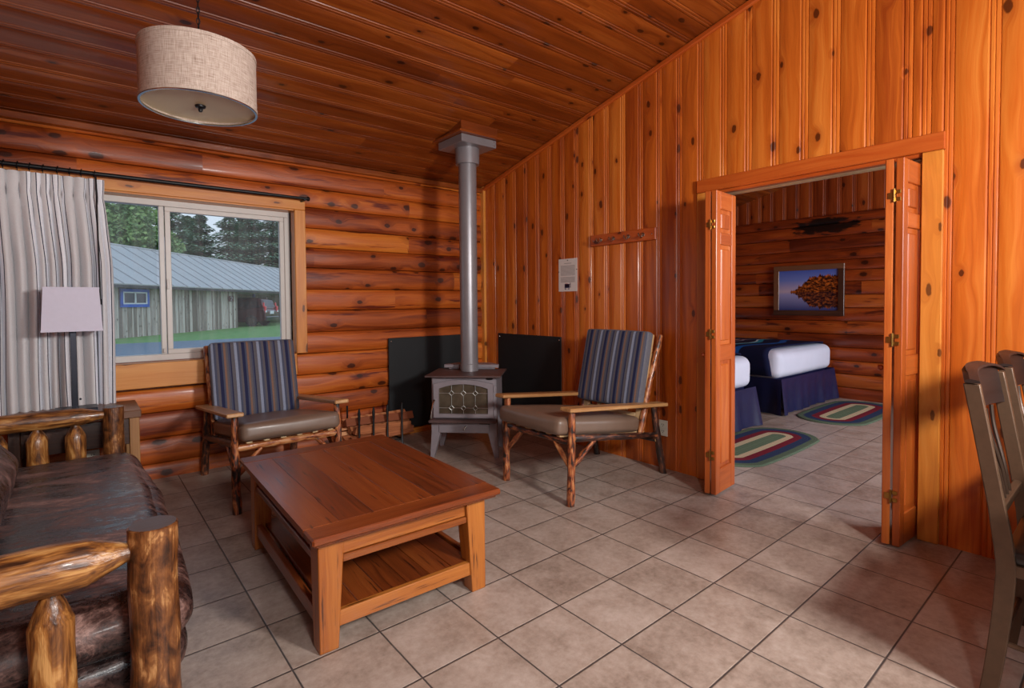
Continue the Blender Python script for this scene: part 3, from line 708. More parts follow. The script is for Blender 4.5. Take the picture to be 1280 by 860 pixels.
for y, z in ((0.0, 0.128), (-0.108, 0.045), (0.108, 0.03)):
    mb = MB(); mb.lathe([(0.0, 0.006), (0.0035, 0.005), (0.004, 0.0)], 8, T=TR(0, y, z) @ RY(-90)); obj('pin', mb, 'iron', pn)

cr = thing('coat_rack', 'narrow wooden coat rack with four metal hooks on the pine wall', 'coat rack', (XE - 0.014, 1.113, 1.727))
mb = MB(); mb.box((0, 0, 0), (0.022, 0.63, 0.092), 1, 0.004); obj('backboard', mb, 'trim_o', cr)
for y in (0.205, 0.075, -0.07, -0.205):
    mb = MB(); mb.lathe([(0.0, 0.008), (0.016, 0.006), (0.017, 0.0)], 14, T=TR(-0.010, y, 0.0) @ RY(-90))
    mb.tube([(-0.016, y, 0.002), (-0.03, y, -0.004), (-0.044, y, -0.014), (-0.056, y, -0.014), (-0.064, y, -0.002), (-0.066, y, 0.008)], [0.006, 0.006, 0.005, 0.005, 0.005, 0.007], 8)
    mb.tube([(-0.014, y, -0.004), (-0.020, y, -0.018), (-0.034, y, -0.026), (-0.042, y, -0.018)], 0.004, 6)
    obj('hook', mb, 'chrome', cr)
for y in (0.285, -0.285):
    mb = MB(); mb.lathe([(0.0, 0.004), (0.005, 0.003), (0.006, 0.0)], 10, T=TR(-0.010, y, 0.0) @ RY(-90)); obj('screw', mb, 'chrome', cr)

def outlet(name, label, loc, rz):
    o = thing(name, label, 'outlet', loc, rz)
    mb = MB(); mb.box((0, -0.004, 0), (0.072, 0.008, 0.115), 2, 0.003); obj('cover_plate', mb, 'white', o)
    for z in (0.024, -0.024):
        mb = MB(); mb.box((0, -0.009, z), (0.034, 0.004, 0.030), 2, 0.0015)
        s_ = obj('socket', mb, 'white', o)
        mb = MB()
        for x in (-0.007, 0.007): mb.box((x, -0.0113, z + 0.004), (0.003, 0.0012, 0.010), 2, 0.0003)
        mb.box((0, -0.0113, z - 0.008), (0.005, 0.0012, 0.005), 2, 0.0003)
        obj('slots', mb, 'iron', s_)
    return o
outlet('wall_outlet', 'ivory double outlet low on the pine wall behind the right armchair', (XE, 0.744, 0.297), -90)
outlet('wall_outlet', 'small outlet on the log wall behind the sofa arm posts', (-0.79, YN - 0.052, 0.215), 0)
outd = bpy.data.objects

# ---- black heat boards
def heatboard(label, loc, rz, w, h):
    o = thing('heat_shield_board', label, 'heat shield', loc, rz)
    mb = MB(); mb.box((0, 0, h / 2), (w, 0.012, h), 0, 0.003); obj('board', mb, 'black', o)
    for x in (-w / 2 + 0.025, w / 2 - 0.025):
        for z in (0.03, h - 0.03):
            mb = MB(); mb.lathe([(0, 0.005), (0.006, 0.004), (0.008, 0)], 10, T=TR(x, -0.006, z) @ RX(90)); obj('screw', mb, 'chrome', o)
heatboard('wide matte black board on the log wall left of the stove', (1.815, YN - 0.078, 0.055), 0, 0.96, 0.855)
heatboard('matte black board on the pine wall between stove and right armchair', (XE - 0.012, 2.235, 0.055), -90, 0.90, 0.865)

# ------------------------------------------------------------------ curtain and rod
rod = thing('curtain_rod', 'thin black curtain rod above the window', 'curtain rod', (0, YN - 0.17, 2.075))
mb = MB(); mb.tube([(-2.0, 0, 0), (0.585, 0, 0)], 0.0115, 12); mb.tube([(-2.0, 0, 0), (0.3, 0, 0)], 0.0135, 12); obj('rod', mb, 'iron', rod)
mb = MB(); mb.lathe([(0.011, 0), (0.012, 0.012), (0.018, 0.015), (0.018, 0.026), (0.014, 0.034), (0, 0.036)], 14, T=TR(0.583, 0, 0) @ RY(90)); obj('finial', mb, 'iron', rod)
mb = MB(); mb.box((0.575, 0.04, -0.012), (0.018, 0.11, 0.014), 1); mb.box((0.575, 0.088, -0.035), (0.024, 0.008, 0.07), 2); obj('bracket', mb, 'iron', rod)
cu = thing('curtain', 'beige pinch-pleated curtain with navy and white stripes drawn to the left', 'curtain', (0, YN - 0.17, 0))
NF = 26; CW, NX0, NX1 = NF * 0.128, -1.95, -0.705
rs = random.Random(4)
fw_ = [rs.uniform(0.7, 1.35) for _ in range(NF)]; tot = sum(fw_); fe = [0.0]
for q in fw_: fe.append(fe[-1] + q / tot)
def fold(u):
    k = min(NF - 1, max(0, next((i for i in range(NF) if u <= fe[i + 1]), NF - 1)))
    return k + (u - fe[k]) / (fe[k + 1] - fe[k]), fw_[k]
def cpos(u, v):
    z = lerp(0.575, 2.035, v)
    pin = math.exp(-((z - 1.925) / 0.045) ** 2)
    fo_, w = fold(u); ph = fo_ * 2 * PI + (1 - v) * 0.9 * math.sin(u * 17 + 1) + 0.5 * noise.noise(Vector((u * 8, z * 1.1, 5)))
    low = max(0, min(1, (1.9 - z) / 0.4))
    amp = 0.044 * (0.55 + 0.45 * low) * (1 - 0.72 * pin) * (0.6 + 0.45 * w)
    d = amp * math.sin(ph) + 0.006 * low * math.sin(2 * ph + 1.3)
    d += 0.012 * noise.noise(Vector((u * 20, z * 1.6, 3)))
    x = lerp(NX0, NX1 + 0.028 * low, u) + 0.016 * (1 - 0.4 * pin) * math.cos(ph + 0.4) + 0.010 * low * noise.noise(Vector((u * 9, z * 1.2, 8)))
    return V(x, d - 0.006, z)
mb = MB(); mb.grid(780, 26, cpos, lambda u, v: (u * CW, v * 1.46, 0), flip=False)
n0 = len(mb.v)
obj('drape', mb, 'curtain', cu, smooth=3.0)
for i in range(20):
    x = NX0 + (NX1 - NX0) * (i + 0.5) / 20 + rs.uniform(-0.012, 0.012)
    mb = MB(); mb.tube([(x + 0.003 * math.sin(a), 0.019 * math.cos(a), 2.074 + 0.019 * math.sin(a)) for a in [2 * PI * k / 14 for k in range(14)]], 0.0034, 6, closed=True)
    mb.tube([(x, -0.002, 2.060), (x, -0.004, 2.02)], 0.0022, 6); obj('ring', mb, 'iron', cu)
mb = MB(); mb.tube([(-0.735, -0.052, 2.05), (-0.730, -0.056, 1.25)], 0.0045, 8); mb.tube([(-0.730, -0.056, 1.27), (-0.730, -0.056, 1.235)], 0.008, 8); obj('wand', mb, 'iron', cu)

# ------------------------------------------------------------------ pendant
PX, PY, PZ = -0.440, 0.955, 2.02
pd = thing('pendant_lamp', 'linen drum pendant lamp hanging from the board ceiling', 'pendant lamp', (PX, PY, PZ))
RR, HH = 0.206, 0.222
mb = MB(); mb.lathe([(RR - 0.004, 0.0), (RR, 0.0), (RR, HH), (RR - 0.004, HH), (RR - 0.004, 0.0)], 64); s_ = obj('lamp_shade', mb, 'linen', pd)
mb = MB()
for z in (0.0, HH - 0.014): mb.lathe([(RR, z), (RR + 0.0022, z), (RR + 0.0022, z + 0.014), (RR, z + 0.014)], 64)
obj('shade_trim', mb, 'linen', s_)
mb = MB(); mb.lathe([(0.0, 0.012), (RR - 0.004, 0.010)], 48); mb.lathe([(0.0, 0.018), (RR - 0.004, 0.018)], 48); obj('diffuser', mb, 'diff', pd)
mb = MB(); mb.lathe([(RR - 0.007, -0.004), (RR + 0.001, -0.004), (RR + 0.001, 0.002), (RR - 0.007, 0.002), (RR - 0.007, -0.004)], 64); obj('bottom_rim', mb, 'chrome', pd)
mb = MB(); mb.lathe([(0.0, -0.016), (0.006, -0.014), (0.009, -0.006), (0.006, 0.0), (0.018, 0.003), (0.020, 0.010)], 18); obj('finial', mb, 'iron', pd)
mb = MB()
for k in range(3):
    a = 2 * PI * k / 3; mb.tube([(0, 0, HH - 0.004), (math.cos(a) * (RR - 0.003), math.sin(a) * (RR - 0.003), HH - 0.004)], 0.003, 6)
mb.tube([(0, 0, 0.01), (0, 0, HH)], 0.006, 8); obj('spider_frame', mb, 'iron', pd)
mb = MB(); z = HH; ctop = cz(PY) - PZ - 0.03; k = 0
while z < ctop:
    mb.tube([(0.006 * math.cos(a) * (k % 2), 0.006 * math.cos(a) * (1 - k % 2), z + 0.014 + 0.014 * math.sin(a)) for a in [2 * PI * q / 10 for q in range(10)]], 0.0018, 5, closed=True); z += 0.022; k += 1
mb.tube([(0.003, 0, HH), (-0.002, 0.002, ctop)], 0.0015, 5)
obj('chain', mb, 'iron', pd)
mb = MB(); mb.lathe([(0.0, ctop - 0.01), (0.02, ctop - 0.005), (0.06, ctop + 0.02), (0.062, ctop + 0.04), (0.0, ctop + 0.045)], 24); obj('ceiling_cup', mb, 'iron', pd)

# ------------------------------------------------------------------ coffee table
ct = thing('coffee_table', 'square brown oak coffee table with lower shelf in the middle of the room', 'coffee table', (0.148, 0.845, 0), -1.7)
LX, LY, HT = 0.705, 1.065, 0.44
mb = MB()
tw, tl = LX + 0.075, LY + 0.135
mb.box((0, -tl / 2 + 0.055, HT - 0.0125), (tw, 0.11, 0.025), 0, 0.006); mb.box((0, tl / 2 - 0.055, HT - 0.0125), (tw, 0.11, 0.025), 0, 0.006)
for sx in (-1, 1): pass
npl = 6; pw = tw / npl
for i in range(npl): mb.box((-tw / 2 + pw * (i + 0.5), 0, HT - 0.0130), (pw - 0.0016, tl - 0.2215, 0.0245), 1, 0.0006)
top = obj('tabletop', mb, 'table', ct)
mb = MB(); mb.box((0, 0, HT - 0.030), (tw - 0.03, tl - 0.03, 0.012), 1, 0.004); obj('top_moulding', mb, 'table', top)
for sx in (-1, 1):
    for sy in (-1, 1):
        mb = MB(); h = HT - 0.034; ox, oy = sx * LX / 2, sy * LY / 2      # outer corner stays vertical, inner faces taper
        a, b = 0.068, 0.094
        bot = [(0, 0), (-sx * a, 0), (-sx * a, -sy * a), (0, -sy * a)]; tp = [(0, 0), (-sx * b, 0), (-sx * b, -sy * b), (0, -sy * b)]
        vs = [(ox + x, oy + y, 0.0) for x, y in bot] + [(ox + x, oy + y, h) for x, y in tp]
        fs = [[0, 3, 2, 1], [4, 5, 6, 7], [0, 1, 5, 4], [1, 2, 6, 5], [2, 3, 7, 6], [3, 0, 4, 7]]
        if sx * sy < 0: fs = [f[::-1] for f in fs]
        q1, q2 = R() * 40, R() * 40
        mb.add(vs, fs, [(v[2] + q1, v[0] + q2, v[1]) for v in vs], R()); lg = obj('leg', mb, 'table_l', ct)
        bv = lg.modifiers.new('bevel', 'BEVEL'); bv.width = 0.004; bv.segments = 2
for sy in (-1, 1):
    mb = MB(); mb.box((0, sy * (LY / 2 - 0.028), HT - 0.034 - 0.038), (LX - 0.18, 0.024, 0.080), 0); mb.box((0, sy * (LY / 2 - 0.022), HT - 0.034 - 0.092), (LX - 0.178, 0.030, 0.026), 0)
    obj('apron', mb, 'table_l', ct)
for sx in (-1, 1):
    mb = MB(); mb.box((sx * (LX / 2 - 0.028), 0, HT - 0.034 - 0.038), (0.024, LY - 0.18, 0.080), 1); mb.box((sx * (LX / 2 - 0.022), 0, HT - 0.034 - 0.092), (0.030, LY - 0.178, 0.026), 1)
    obj('apron', mb, 'table', ct)  # long sides take the darker oak: their shade is in the colour
mb = MB()
for i in range(6): mb.box((-LX / 2 + 0.05 + (LX - 0.1) / 6 * (i + 0.5), 0, 0.118), ((LX - 0.1) / 6 - 0.0012, LY - 0.03, 0.018), 1, 0.002)
sh = obj('shelf', mb, 'table', ct)
for sy in (-1, 1):
    mb = MB(); mb.box((0, sy * (LY / 2 - 0.022), 0.100), (LX - 0.134, 0.026, 0.056), 0); obj('shelf_rail', mb, 'table_l', sh)
for sx in (-1, 1):
    mb = MB(); mb.box((sx * (LX / 2 - 0.022), 0, 0.100), (0.026, LY - 0.134, 0.056), 1); obj('shelf_rail', mb, 'table', sh)  # side rails in darker oak too, shade painted by material

# ------------------------------------------------------------------ hickory armchairs
def pole(pts, r, mat, parent, name, wob=0.14, seg=12, n=9):
    P = [Vector(p) for p in pts]; out_ = []; rr = []
    r = r if hasattr(r, '__len__') else (r, r)
    for i in range(n + 1):
        t = i / n * (len(P) - 1); k = min(int(t), len(P) - 2); q = P[k].lerp(P[k + 1], t - k)
        o = Vector((noise.noise(Vector((i * .7, R() * 9, 0))), noise.noise(Vector((i * .7, 5, R() * 9))), 0)) * 0.004
        out_.append(q + (o if 0 < i < n else Vector((0, 0, 0)))); rr.append(lerp(r[0], r[1], i / n) * (1 + U(-0.07, 0.07)))
    rr[0] *= 0.9; rr[-1] *= 0.9
    mb = MB(); mb.tube(out_, rr, seg, True, wob, mat=0, capmat=1); return obj(name, mb, [mat, 'slat'], parent)
def armchair(label, loc, rz, dz=0.0):
    t = thing('hickory_armchair', label, 'armchair', loc, rz, None)
    W = 0.305
    for s_ in (-1, 1):
        x = s_ * W
        pole([(x, 0, 0), (x + s_ * 0.004, 0.006, 0.30), (x, 0.018, 0.578)], (0.026, 0.021), 'hick', t, 'leg')
        pole([(x + s_ * 0.006, 0.945, 0.0), (x, 0.89, 0.25), (x, 0.835, 0.50)], (0.027, 0.022), 'hick_d', t, 'leg')
        pole([(x - s_ * 0.028, 0.715, 0.30), (x - s_ * 0.028, 0.82, 0.63), (x - s_ * 0.026, 0.955, 0.955 + dz)], (0.024, 0.021), 'hick', t, 'back_post')
        mb = MB(); Ta = TR(x + s_ * 0.010, -0.05, 0.590) @ RX(math.degrees(-math.atan2(0.092, 0.99)))
        mb.box((0, 0.495, 0), (0.092, 0.99, 0.024), 1, 0.005, Ta); obj('arm', mb, 'plank', t)
        pole([(x, 0.03, 0.405), (x, 0.87, 0.285)], (0.023, 0.021), 'hick_d', t, 'side_rail')
        pole([(x - s_ * .002, 0.025, 0.235), (x - s_ * .002, 0.22, 0.365)], (0.018, 0.016), 'hick', t, 'brace', n=5)
        pole([(x - s_ * 0.01, 0.012, 0.225), (x - s_ * 0.14, 0.012, 0.365)], (0.016, 0.015), 'hick', t, 'brace', n=5)
    pole([(-W, 0.015, 0.382), (W, 0.015, 0.382)], 0.022, 'hick', t, 'front_rail')
    pole([(-W, 0.875, 0.25), (W, 0.875, 0.25)], 0.021, 'hick_d', t, 'rear_rail')
    pole([(-W + .03, 0.912, 0.84), (W - .03, 0.912, 0.84)], 0.015, 'slat', t, 'back_rail')
    for i in range(6):
        x = -0.24 + 0.096 * i
        mb = MB(); mb.box((0, 0.40, 0), (0.034, 0.84, 0.016), 1, 0.003, TR(x, -0.015, 0.418) @ RX(-7.6)); obj('seat_slat', mb, 'slat', t)
    mb = MB(); Tb = TR(0, 0.725, 0.345 + dz) @ RX(-14.0)
    for s_ in (-1, 1): mb.box((s_ * 0.245, 0.012, 0.32), (0.05, 0.024, 0.64), 2, 0.003, Tb)
    for z in (0.05, 0.60): mb.box((0, 0.012, z), (0.44, 0.022, 0.055), 0, 0.003, Tb)
    for x in (-0.12, 0, 0.12): mb.box((x, 0.012, 0.33), (0.04, 0.016, 0.50), 2, 0.003, Tb)
    obj('back_frame', mb, 'slat', t)
    mb = MB(); mb.cushion((0, 0.355, 0.052), (0.585, 0.80, 0.106), 0.034, 14, (0.006, 0.006, 0.022), 0.002, 7, TR(0, -0.045, 0.428) @ RX(-7.6)); obj('seat_cushion', mb, 'taupe', t, smooth=3.0)
    mb = MB(); mb.cushion((0, -0.040, 0.345), (0.575, 0.078, 0.545), 0.024, 14, (0, 0.010, 0.004), 0.0015, 7, TR(0, 0.735, 0.375 + dz) @ RX(-13.5), sidemat=(1, 1)); obj('back_cushion', mb, ['stripe', 'side'], t, smooth=3.0)
    return t
a1 = armchair('hickory armchair with striped back cushion standing under the window', (0.155, 1.885, 0), 0.6, -0.030)
a2 = armchair('hickory armchair with striped back cushion beside the stove against the pine wall', (1.410, 0.995, 0), -90, 0.028)

# ------------------------------------------------------------------ stove
st = thing('wood_stove', 'grey cast iron wood stove with arched glass door in the corner', 'stove', (1.490, 1.930, 0), -45)
mb = MB(); mb.box((0, 0.205, 0.470), (0.520, 0.400, 0.345), 2, 0.008); obj('body', mb, 'stove', st)
mb = MB()
pl = [(-0.305, -0.045), (0.305, -0.045), (0.335, 0.43), (-0.335, 0.43)]
mb.prism([(-0.30, -0.055), (0.30, -0.055), (0.30, 0.42), (-0.30, 0.42)], 0.643, 0.657); tp_ = obj('top_plate', mb, 'stove_d', st); bv = tp_.modifiers.new('bevel', 'BEVEL'); bv.width = 0.003
mb = MB(); mb.prism([(-0.235, 0.36), (0.235, 0.36), (0.235, 0.40), (0.14, 0.52), (-0.14, 0.52), (-0.235, 0.40)], 0.672, 0.698); mb.box((0, 0.40, 0.64), (0.40, 0.02, 0.08), 0); obj('rear_shield', mb, 'stove', st)
dr = MB()                                                       # arched door frame: outer and inner outlines bridged
def arch(hw, z0, z1, zc, n=14):
    pts = [(-hw, z0), (hw, z0)]
    for i in range(n + 1):
        t = i / n; x = lerp(hw, -hw, t); pts.append((x, z1 + (zc - z1) * (1 - (x / hw) ** 2)))
    return pts
A, B = arch(0.238, 0.322, 0.588, 0.622), arch(0.196, 0.352, 0.552, 0.588)
def ringplate(m_, A, B, y0, y1):
    n = len(A); vs = [(x, y, z) for y in (y0, y1) for P_ in (A, B) for x, z in P_]
    fs = []
    for i in range(n):
        j = (i + 1) % n
        fs += [[i, j, n + j, n + i], [2 * n + i, 3 * n + i, 3 * n + j, 2 * n + j], [i, 2 * n + i, 2 * n + j, j], [n + i, n + j, 3 * n + j, 3 * n + i]]
    m_.add(vs, fs, [(v[0], v[2], 0) for v in vs], 0.5)
ringplate(dr, A, B, -0.024, 0.006); d_ = obj('door', dr, 'stove', st, 0.5)
mb = MB(); mb.prism([(x, z) for x, z in B], 0.004, 0.008, RX(90)); obj('glass', mb, 'stoveglass', d_)
mb = MB(); gx, gz = (-0.095, 0.0, 0.095), (0.515, 0.398); yy = -0.014; dq = 0.020
def bar(a, b, w=0.0022): mb.tube([(a[0], yy, a[1]), (b[0], yy, b[1])], w, 6)
xs = [-0.194] + list(gx) + [0.194]
for z in gz:
    for i in range(4): bar((xs[i] + (dq if i else 0), z), (xs[i + 1] - (dq if i < 3 else 0), z))
for x in gx:
    zt = 0.552 + (0.588 - 0.552) * (1 - (x / 0.196) ** 2)
    bar((x, 0.354), (x, gz[1] - dq)); bar((x, gz[1] + dq), (x, gz[0] - dq)); bar((x, gz[0] + dq), (x, zt - 0.002))
    for z in gz:
        q = [(x + dq, z), (x, z + dq), (x - dq, z), (x, z - dq)]
        for i in range(4): bar(q[i], q[(i + 1) % 4])
obj('grille', mb, 'came', d_)
mb = MB(); mb.tube([(-0.228, -0.034, 0.46), (-0.236, -0.052, 0.43), (-0.248, -0.058, 0.37), (-0.252, -0.056, 0.32)], [0.006, 0.005, 0.005, 0.007], 8); mb.tube([(-0.228, -0.02, 0.46), (-0.228, -0.04, 0.46)], 0.008, 8); obj('handle', mb, 'chrome', d_)
for z in (0.34, 0.525): mb = MB(); mb.tube([(0.246, -0.014, z), (0.246, -0.014, z + 0.05)], 0.007, 8); obj('hinge', mb, 'stove', d_)
mb = MB(); mb.box((0, -0.038, 0.300), (0.535, 0.085, 0.022), 0, 0.006); obj('ash_lip', mb, 'stove_d', st)
mb = MB(); mb.box((0, 0.004, 0.242), (0.405, 0.022, 0.090), 0, 0.003); mb.box((0, 0.2, 0.242), (0.40, 0.36, 0.088), 0, 0.003); ad = obj('ash_drawer', mb, 'stove', st)
mb = MB(); mb.tube([(0.012, -0.008, 0.242), (0.012, -0.022, 0.242)], 0.004, 8); mb.tube([(0.022, -0.026, 0.256), (0.002, -0.026, 0.226)], [0.005, 0.006], 8); obj('knob', mb, 'chrome', ad)
mb = MB(); mb.box((0.165, -0.002, 0.276), (0.085, 0.016, 0.014), 0, 0.002); obj('air_slot', mb, 'iron', st)
mb = MB(); mb.lathe([(0.0, 0.004), (0.028, 0.003), (0.030, 0.0)], 18, T=TR(0.205, 0.003, 0.628) @ RX(90), sy=0.36); obj('badge', mb, 'iron', st)
for sx in (-1, 1):
    for y0, y1 in ((0.0, 0.085), (0.325, 0.405)):
        mb = MB(); ox = sx * 0.262
        top_ = [(ox, y0), (ox - sx * 0.070, y0), (ox - sx * 0.070, y1), (ox, y1)]; bt = [(ox + sx * 0.012, y0), (ox - sx * 0.020, y0), (ox - sx * 0.020, y0 + 0.045), (ox + sx * 0.012, y0 + 0.045)]
        vs = [(x, y, 0) for x, y in bt] + [(x, y, 0.197) for x, y in top_] + [(x, y, 0.302) for x, y in top_]
        fs = [[0, 1, 2, 3], [8, 11, 10, 9]] + [[k * 4 + i, k * 4 + 4 + i, k * 4 + 4 + (i + 1) % 4, k * 4 + (i + 1) % 4] for k in (0, 1) for i in range(4)]
        if sx > 0: fs = [f[::-1] for f in fs]
        mb.add(vs, fs, [(v[2], v[0], v[1]) for v in vs], 0.5); obj('leg', mb, 'stove', st, 0.4)
pw_ = st.matrix_basis @ V(0, 0.275, 0)
pw = RZ(-45) @ V(0, 0.275, 0) + V(1.490, 1.930, 0)
pp = thing('stove_pipe', 'tall grey round stove pipe rising from the stove to the ceiling', 'stove pipe', (pw.x, pw.y, 0.657))
pt = cz(pw.y) - 0.657
mb = MB(); mb.lathe([(0.0735, 0.0), (0.0735, pt - 0.62), (0.0745, pt - 0.62), (0.0745, pt - 0.10)], 32); obj('pipe', mb, 'pipe', pp)
mb = MB(); mb.lathe([(0.0735, 0.012), (0.077, 0.014), (0.077, 0.06), (0.0735, 0.063)], 32); obj('base_collar', mb, 'pipe', pp)
mb = MB(); mb.lathe([(0.076, pt - 0.245), (0.098, pt - 0.245), (0.100, pt - 0.18), (0.100, pt - 0.08)], 32); obj('top_collar', mb, 'pipe', pp)
mb = MB(); mb.box((0, 0, pt - 0.085), (0.345, 0.345, 0.062), 0, 0.003); cb_ = obj('ceiling_box', mb, 'pipe', pp)
mb = MB()
mb.box((0, 0, pt - 0.043), (0.425, 0.425, 0.018), 0, 0.003); mb.box((0, 0, pt + 0.02), (0.36, 0.36, 0.11), 0, 0.003)
obj('wood_surround', mb, 'ceil', pp)
for z in (pt - 0.10, pt - 0.07):
    mb = MB(); mb.lathe([(0, 0.003), (0.004, 0.002), (0.005, 0)], 8, T=TR(0.150, -0.173, z) @ RX(90)); obj('rivet', mb, 'chrome', cb_)

# ------------------------------------------------------------------ firewood rack
fr = thing('firewood_rack', 'black iron firewood rack with upright posts between armchair and stove', 'firewood rack', (0, 0, 0))
fy0, fy1 = 2.575, 2.82
for x in (0.90, 1.025, 1.15, 1.285):
    mb = MB(); mb.tube([(x, fy0 - 0.055, 0.012), (x, fy0 - 0.04, 0.006), (x, fy0 - 0.015, 0.012), (x, fy0, 0.04), (x, fy0, 0.30)], 0.0085, 8); mb.tube([(x, fy0, 0.27), (x, fy0, 0.33), (x, fy0 - 0.004, 0.37)], [0.010, 0.013, 0.006], 8); obj('post', mb, 'iron', fr)
for x in (0.90, 1.285):
    mb = MB(); mb.tube([(x, fy1, 0.005), (x, fy1, 0.36)], 0.008, 8); obj('post', mb, 'iron', fr)
mb = MB(); mb.tube([(0.90, fy0, 0.06), (1.285, fy0, 0.06)], 0.007, 8); mb.tube([(0.90, fy1, 0.06), (1.285, fy1, 0.06)], 0.007, 8)
for x in (0.90, 1.285): mb.tube([(x, fy0, 0.06), (x, fy1, 0.06)], 0.007, 8)
obj('base_rail', mb, 'iron', fr)
def firelog(y, z, x0, x1, r, rot, label):
    o = thing('firewood_log', label, 'firewood', ((x0 + x1) / 2, y, z), 0, 'split logs in the firewood rack') if False else None
    mb = MB(); n = 5; poly = [(0, -r), (r * .95, r * .35), (r * .5, r * .75), (-r * .45, r * .8), (-r * .95, r * .4)]
    poly = [(x * U(.7, 1.2), q * U(.7, 1.2)) for x, q in poly]
    seg = 6; vs = []; gs = []; ou = R() * 40; so = R() * 50; ty, tz = U(-.04, .04), U(-.025, .025)
    for i in range(seg + 1):
        u = lerp(x0, x1, i / seg)
        for k, (a, b) in enumerate(poly):
            c_, s__ = math.cos(rot), math.sin(rot); e = 1 + 0.10 * noise.noise(Vector((u * 8 + so, k * 3.1, 0)))
            vs.append((u + (U(-.01, .01) if i in (0, seg) else 0), y + (a * c_ - b * s__) * e + ty * (i / seg - .5), z + (a * s__ + b * c_) * e + tz * (i / seg - .5))); gs.append((u + ou, a + so, b))
    m = len(poly); fs = [[i * m + k, i * m + (k + 1) % m, (i + 1) * m + (k + 1) % m, (i + 1) * m + k] for i in range(seg) for k in range(m)] + [list(range(m))[::-1], [seg * m + k for k in range(m)]]
    fs = [f[::-1] for f in fs]
    mb.add(vs, fs, gs, R()); return tag(obj('firewood_log', mb, 'fire', smooth=0.3), label, 'firewood', 'split logs in the firewood rack')
rows = [(0.108, 0.044, [2.625, 2.700, 2.776]), (0.178, 0.042, [2.622, 2.698, 2.772]), (0.243, 0.036, [2.640, 2.712, 2.772])]
names = [['bottom', 'middle', 'top'], ['front', 'centre', 'back']]
for ri, (z, r, ys) in enumerate(rows):
    for k, y in enumerate(ys):
        firelog(y, z, 0.84 + U(-.06, .08), 1.36 + U(-.10, .08), r, U(0, 6), 'split log lying in the firewood rack, %s row, %s' % (names[0][ri], names[1][k]))

# ------------------------------------------------------------------ log sofa
so = thing('log_sofa', 'sofa with peeled log frame and distressed brown leather cushions at the left', 'sofa', (0, 0, 0))
def logpost(p, h, r, name='post', mat='slog_d', z0=0.0):
    mb = MB(); n = 14; pts = [(p[0] + 0.0015 * math.sin(i), p[1] + 0.0015 * math.cos(i * 1.3), lerp(z0, h, i / n)) for i in range(n + 1)]
    rr = [r * (1 + 0.03 * noise.noise(Vector((i * .8, p[1] * 9, p[0]))) + 0.16 * max(0, 1 - i / 5)) for i in range(n + 1)]
    pts += [(pts[-1][0], pts[-1][1], h + 0.004), ]; rr += [r * 0.94]
    mb.tube(pts, rr, 24, True, 0.03, rnd=0.30, mat=0, capmat=1); return obj(name, mb, [mat, 'slog_end'], so)
def lograil(p, q, r, name, tenon=0.023, sh=0.100, mat='slog'):
    p, q = Vector(p), Vector(q); L_ = (q - p).length; mb = MB()
    st_ = [(0, tenon), (0.02, tenon), (sh, r * 0.98)] + [(sh + (L_ - 2 * sh) * i / 14, r * (1 + 0.05 * noise.noise(Vector((i * .6, p.y, p.x))))) for i in range(1, 14)] + [(L_ - sh, r * 0.98), (L_ - 0.02, tenon), (L_, tenon)]
    mb.tube([p.lerp(q, a / L_) for a, _ in st_], [b for _, b in st_], 20, True, 0.05, rnd=0.42); return obj(name, mb, mat, so)
def spindle(p, z0, z1, zs, r):
    mb = MB(); n = 7
    st_ = [(lerp(z0, zs, i / n), r * (1 + 0.05 * noise.noise(Vector((i * .9, p[1] * 7, p[0] * 5))))) for i in range(n + 1)] + [(lerp(zs, z1, .6), r * 0.62), (z1 - 0.012, r * 0.42), (z1 + 0.01, r * 0.40)]
    mb.tube([(p[0], p[1], a) for a, _ in st_], [b for _, b in st_], 18, True, 0.05, rnd=0.36); return obj('spindle', mb, 'slog', so)
SYN, SYF, SXF, SXB = 0.150, 2.20, -0.703, -1.70
for y in (SYN, SYF):
    logpost((SXF, y), 0.655, 0.055 if y == SYN else 0.049); logpost((SXB, y), 0.86, 0.055)
    lograil((SXB + 0.03, y, 0.612 if y == SYN else 0.628), (SXF - 0.035, y, 0.600 if y == SYN else 0.622), 0.058 if y == SYN else 0.048, 'arm_rail')
    lograil((SXB + 0.03, y, 0.20), (SXF - 0.03, y, 0.20), 0.05, 'lower_rail', mat='slog_d')
for x in (-0.905, -1.09, -1.275, -1.46): spindle((x, SYN), 0.24, 0.556, 0.478, 0.044)
for x in (-0.868, -1.022, -1.176, -1.33, -1.484): spindle((x, SYF), 0.24, 0.585, 0.522, 0.045)
lograil((SXF - 0.02, SYN + 0.03, 0.13), (SXF - 0.02, SYF - 0.03, 0.13), 0.045, 'front_rail', mat='slog_d')
lograil((SXB, SYN + 0.03, 0.20), (SXB, SYF - 0.03, 0.20), 0.05, 'rear_rail', mat='slog_d')
lograil((SXB, SYN + 0.03, 0.80), (SXB, SYF - 0.03, 0.80), 0.05, 'top_rail', mat='slog')
mb = MB()
mb.cushion((-1.105, 1.172, 0.345), (1.01, 1.87, 0.165), 0.075, 26, (0.03, 0.02, 0.03), 0.013, 5.0, seed=3.0)
mb.cushion((-1.110, 1.170, 0.235), (0.985, 1.86, 0.14), 0.06, 22, (0.03, 0.02, 0.0), 0.010, 5.0, seed=9.0)
obj('seat_cushion', mb, 'leather', so, smooth=3.0)
mb = MB(); mb.cushion((0, 0, 0.17), (0.21, 1.58, 0.34), 0.085, 22, (0.03, 0.03, 0.02), 0.010, 5.0, TR(-1.115, 1.06, 0.420) @ RY(-38), seed=6.0); obj('back_cushion', mb, 'leather', so, smooth=3.0)

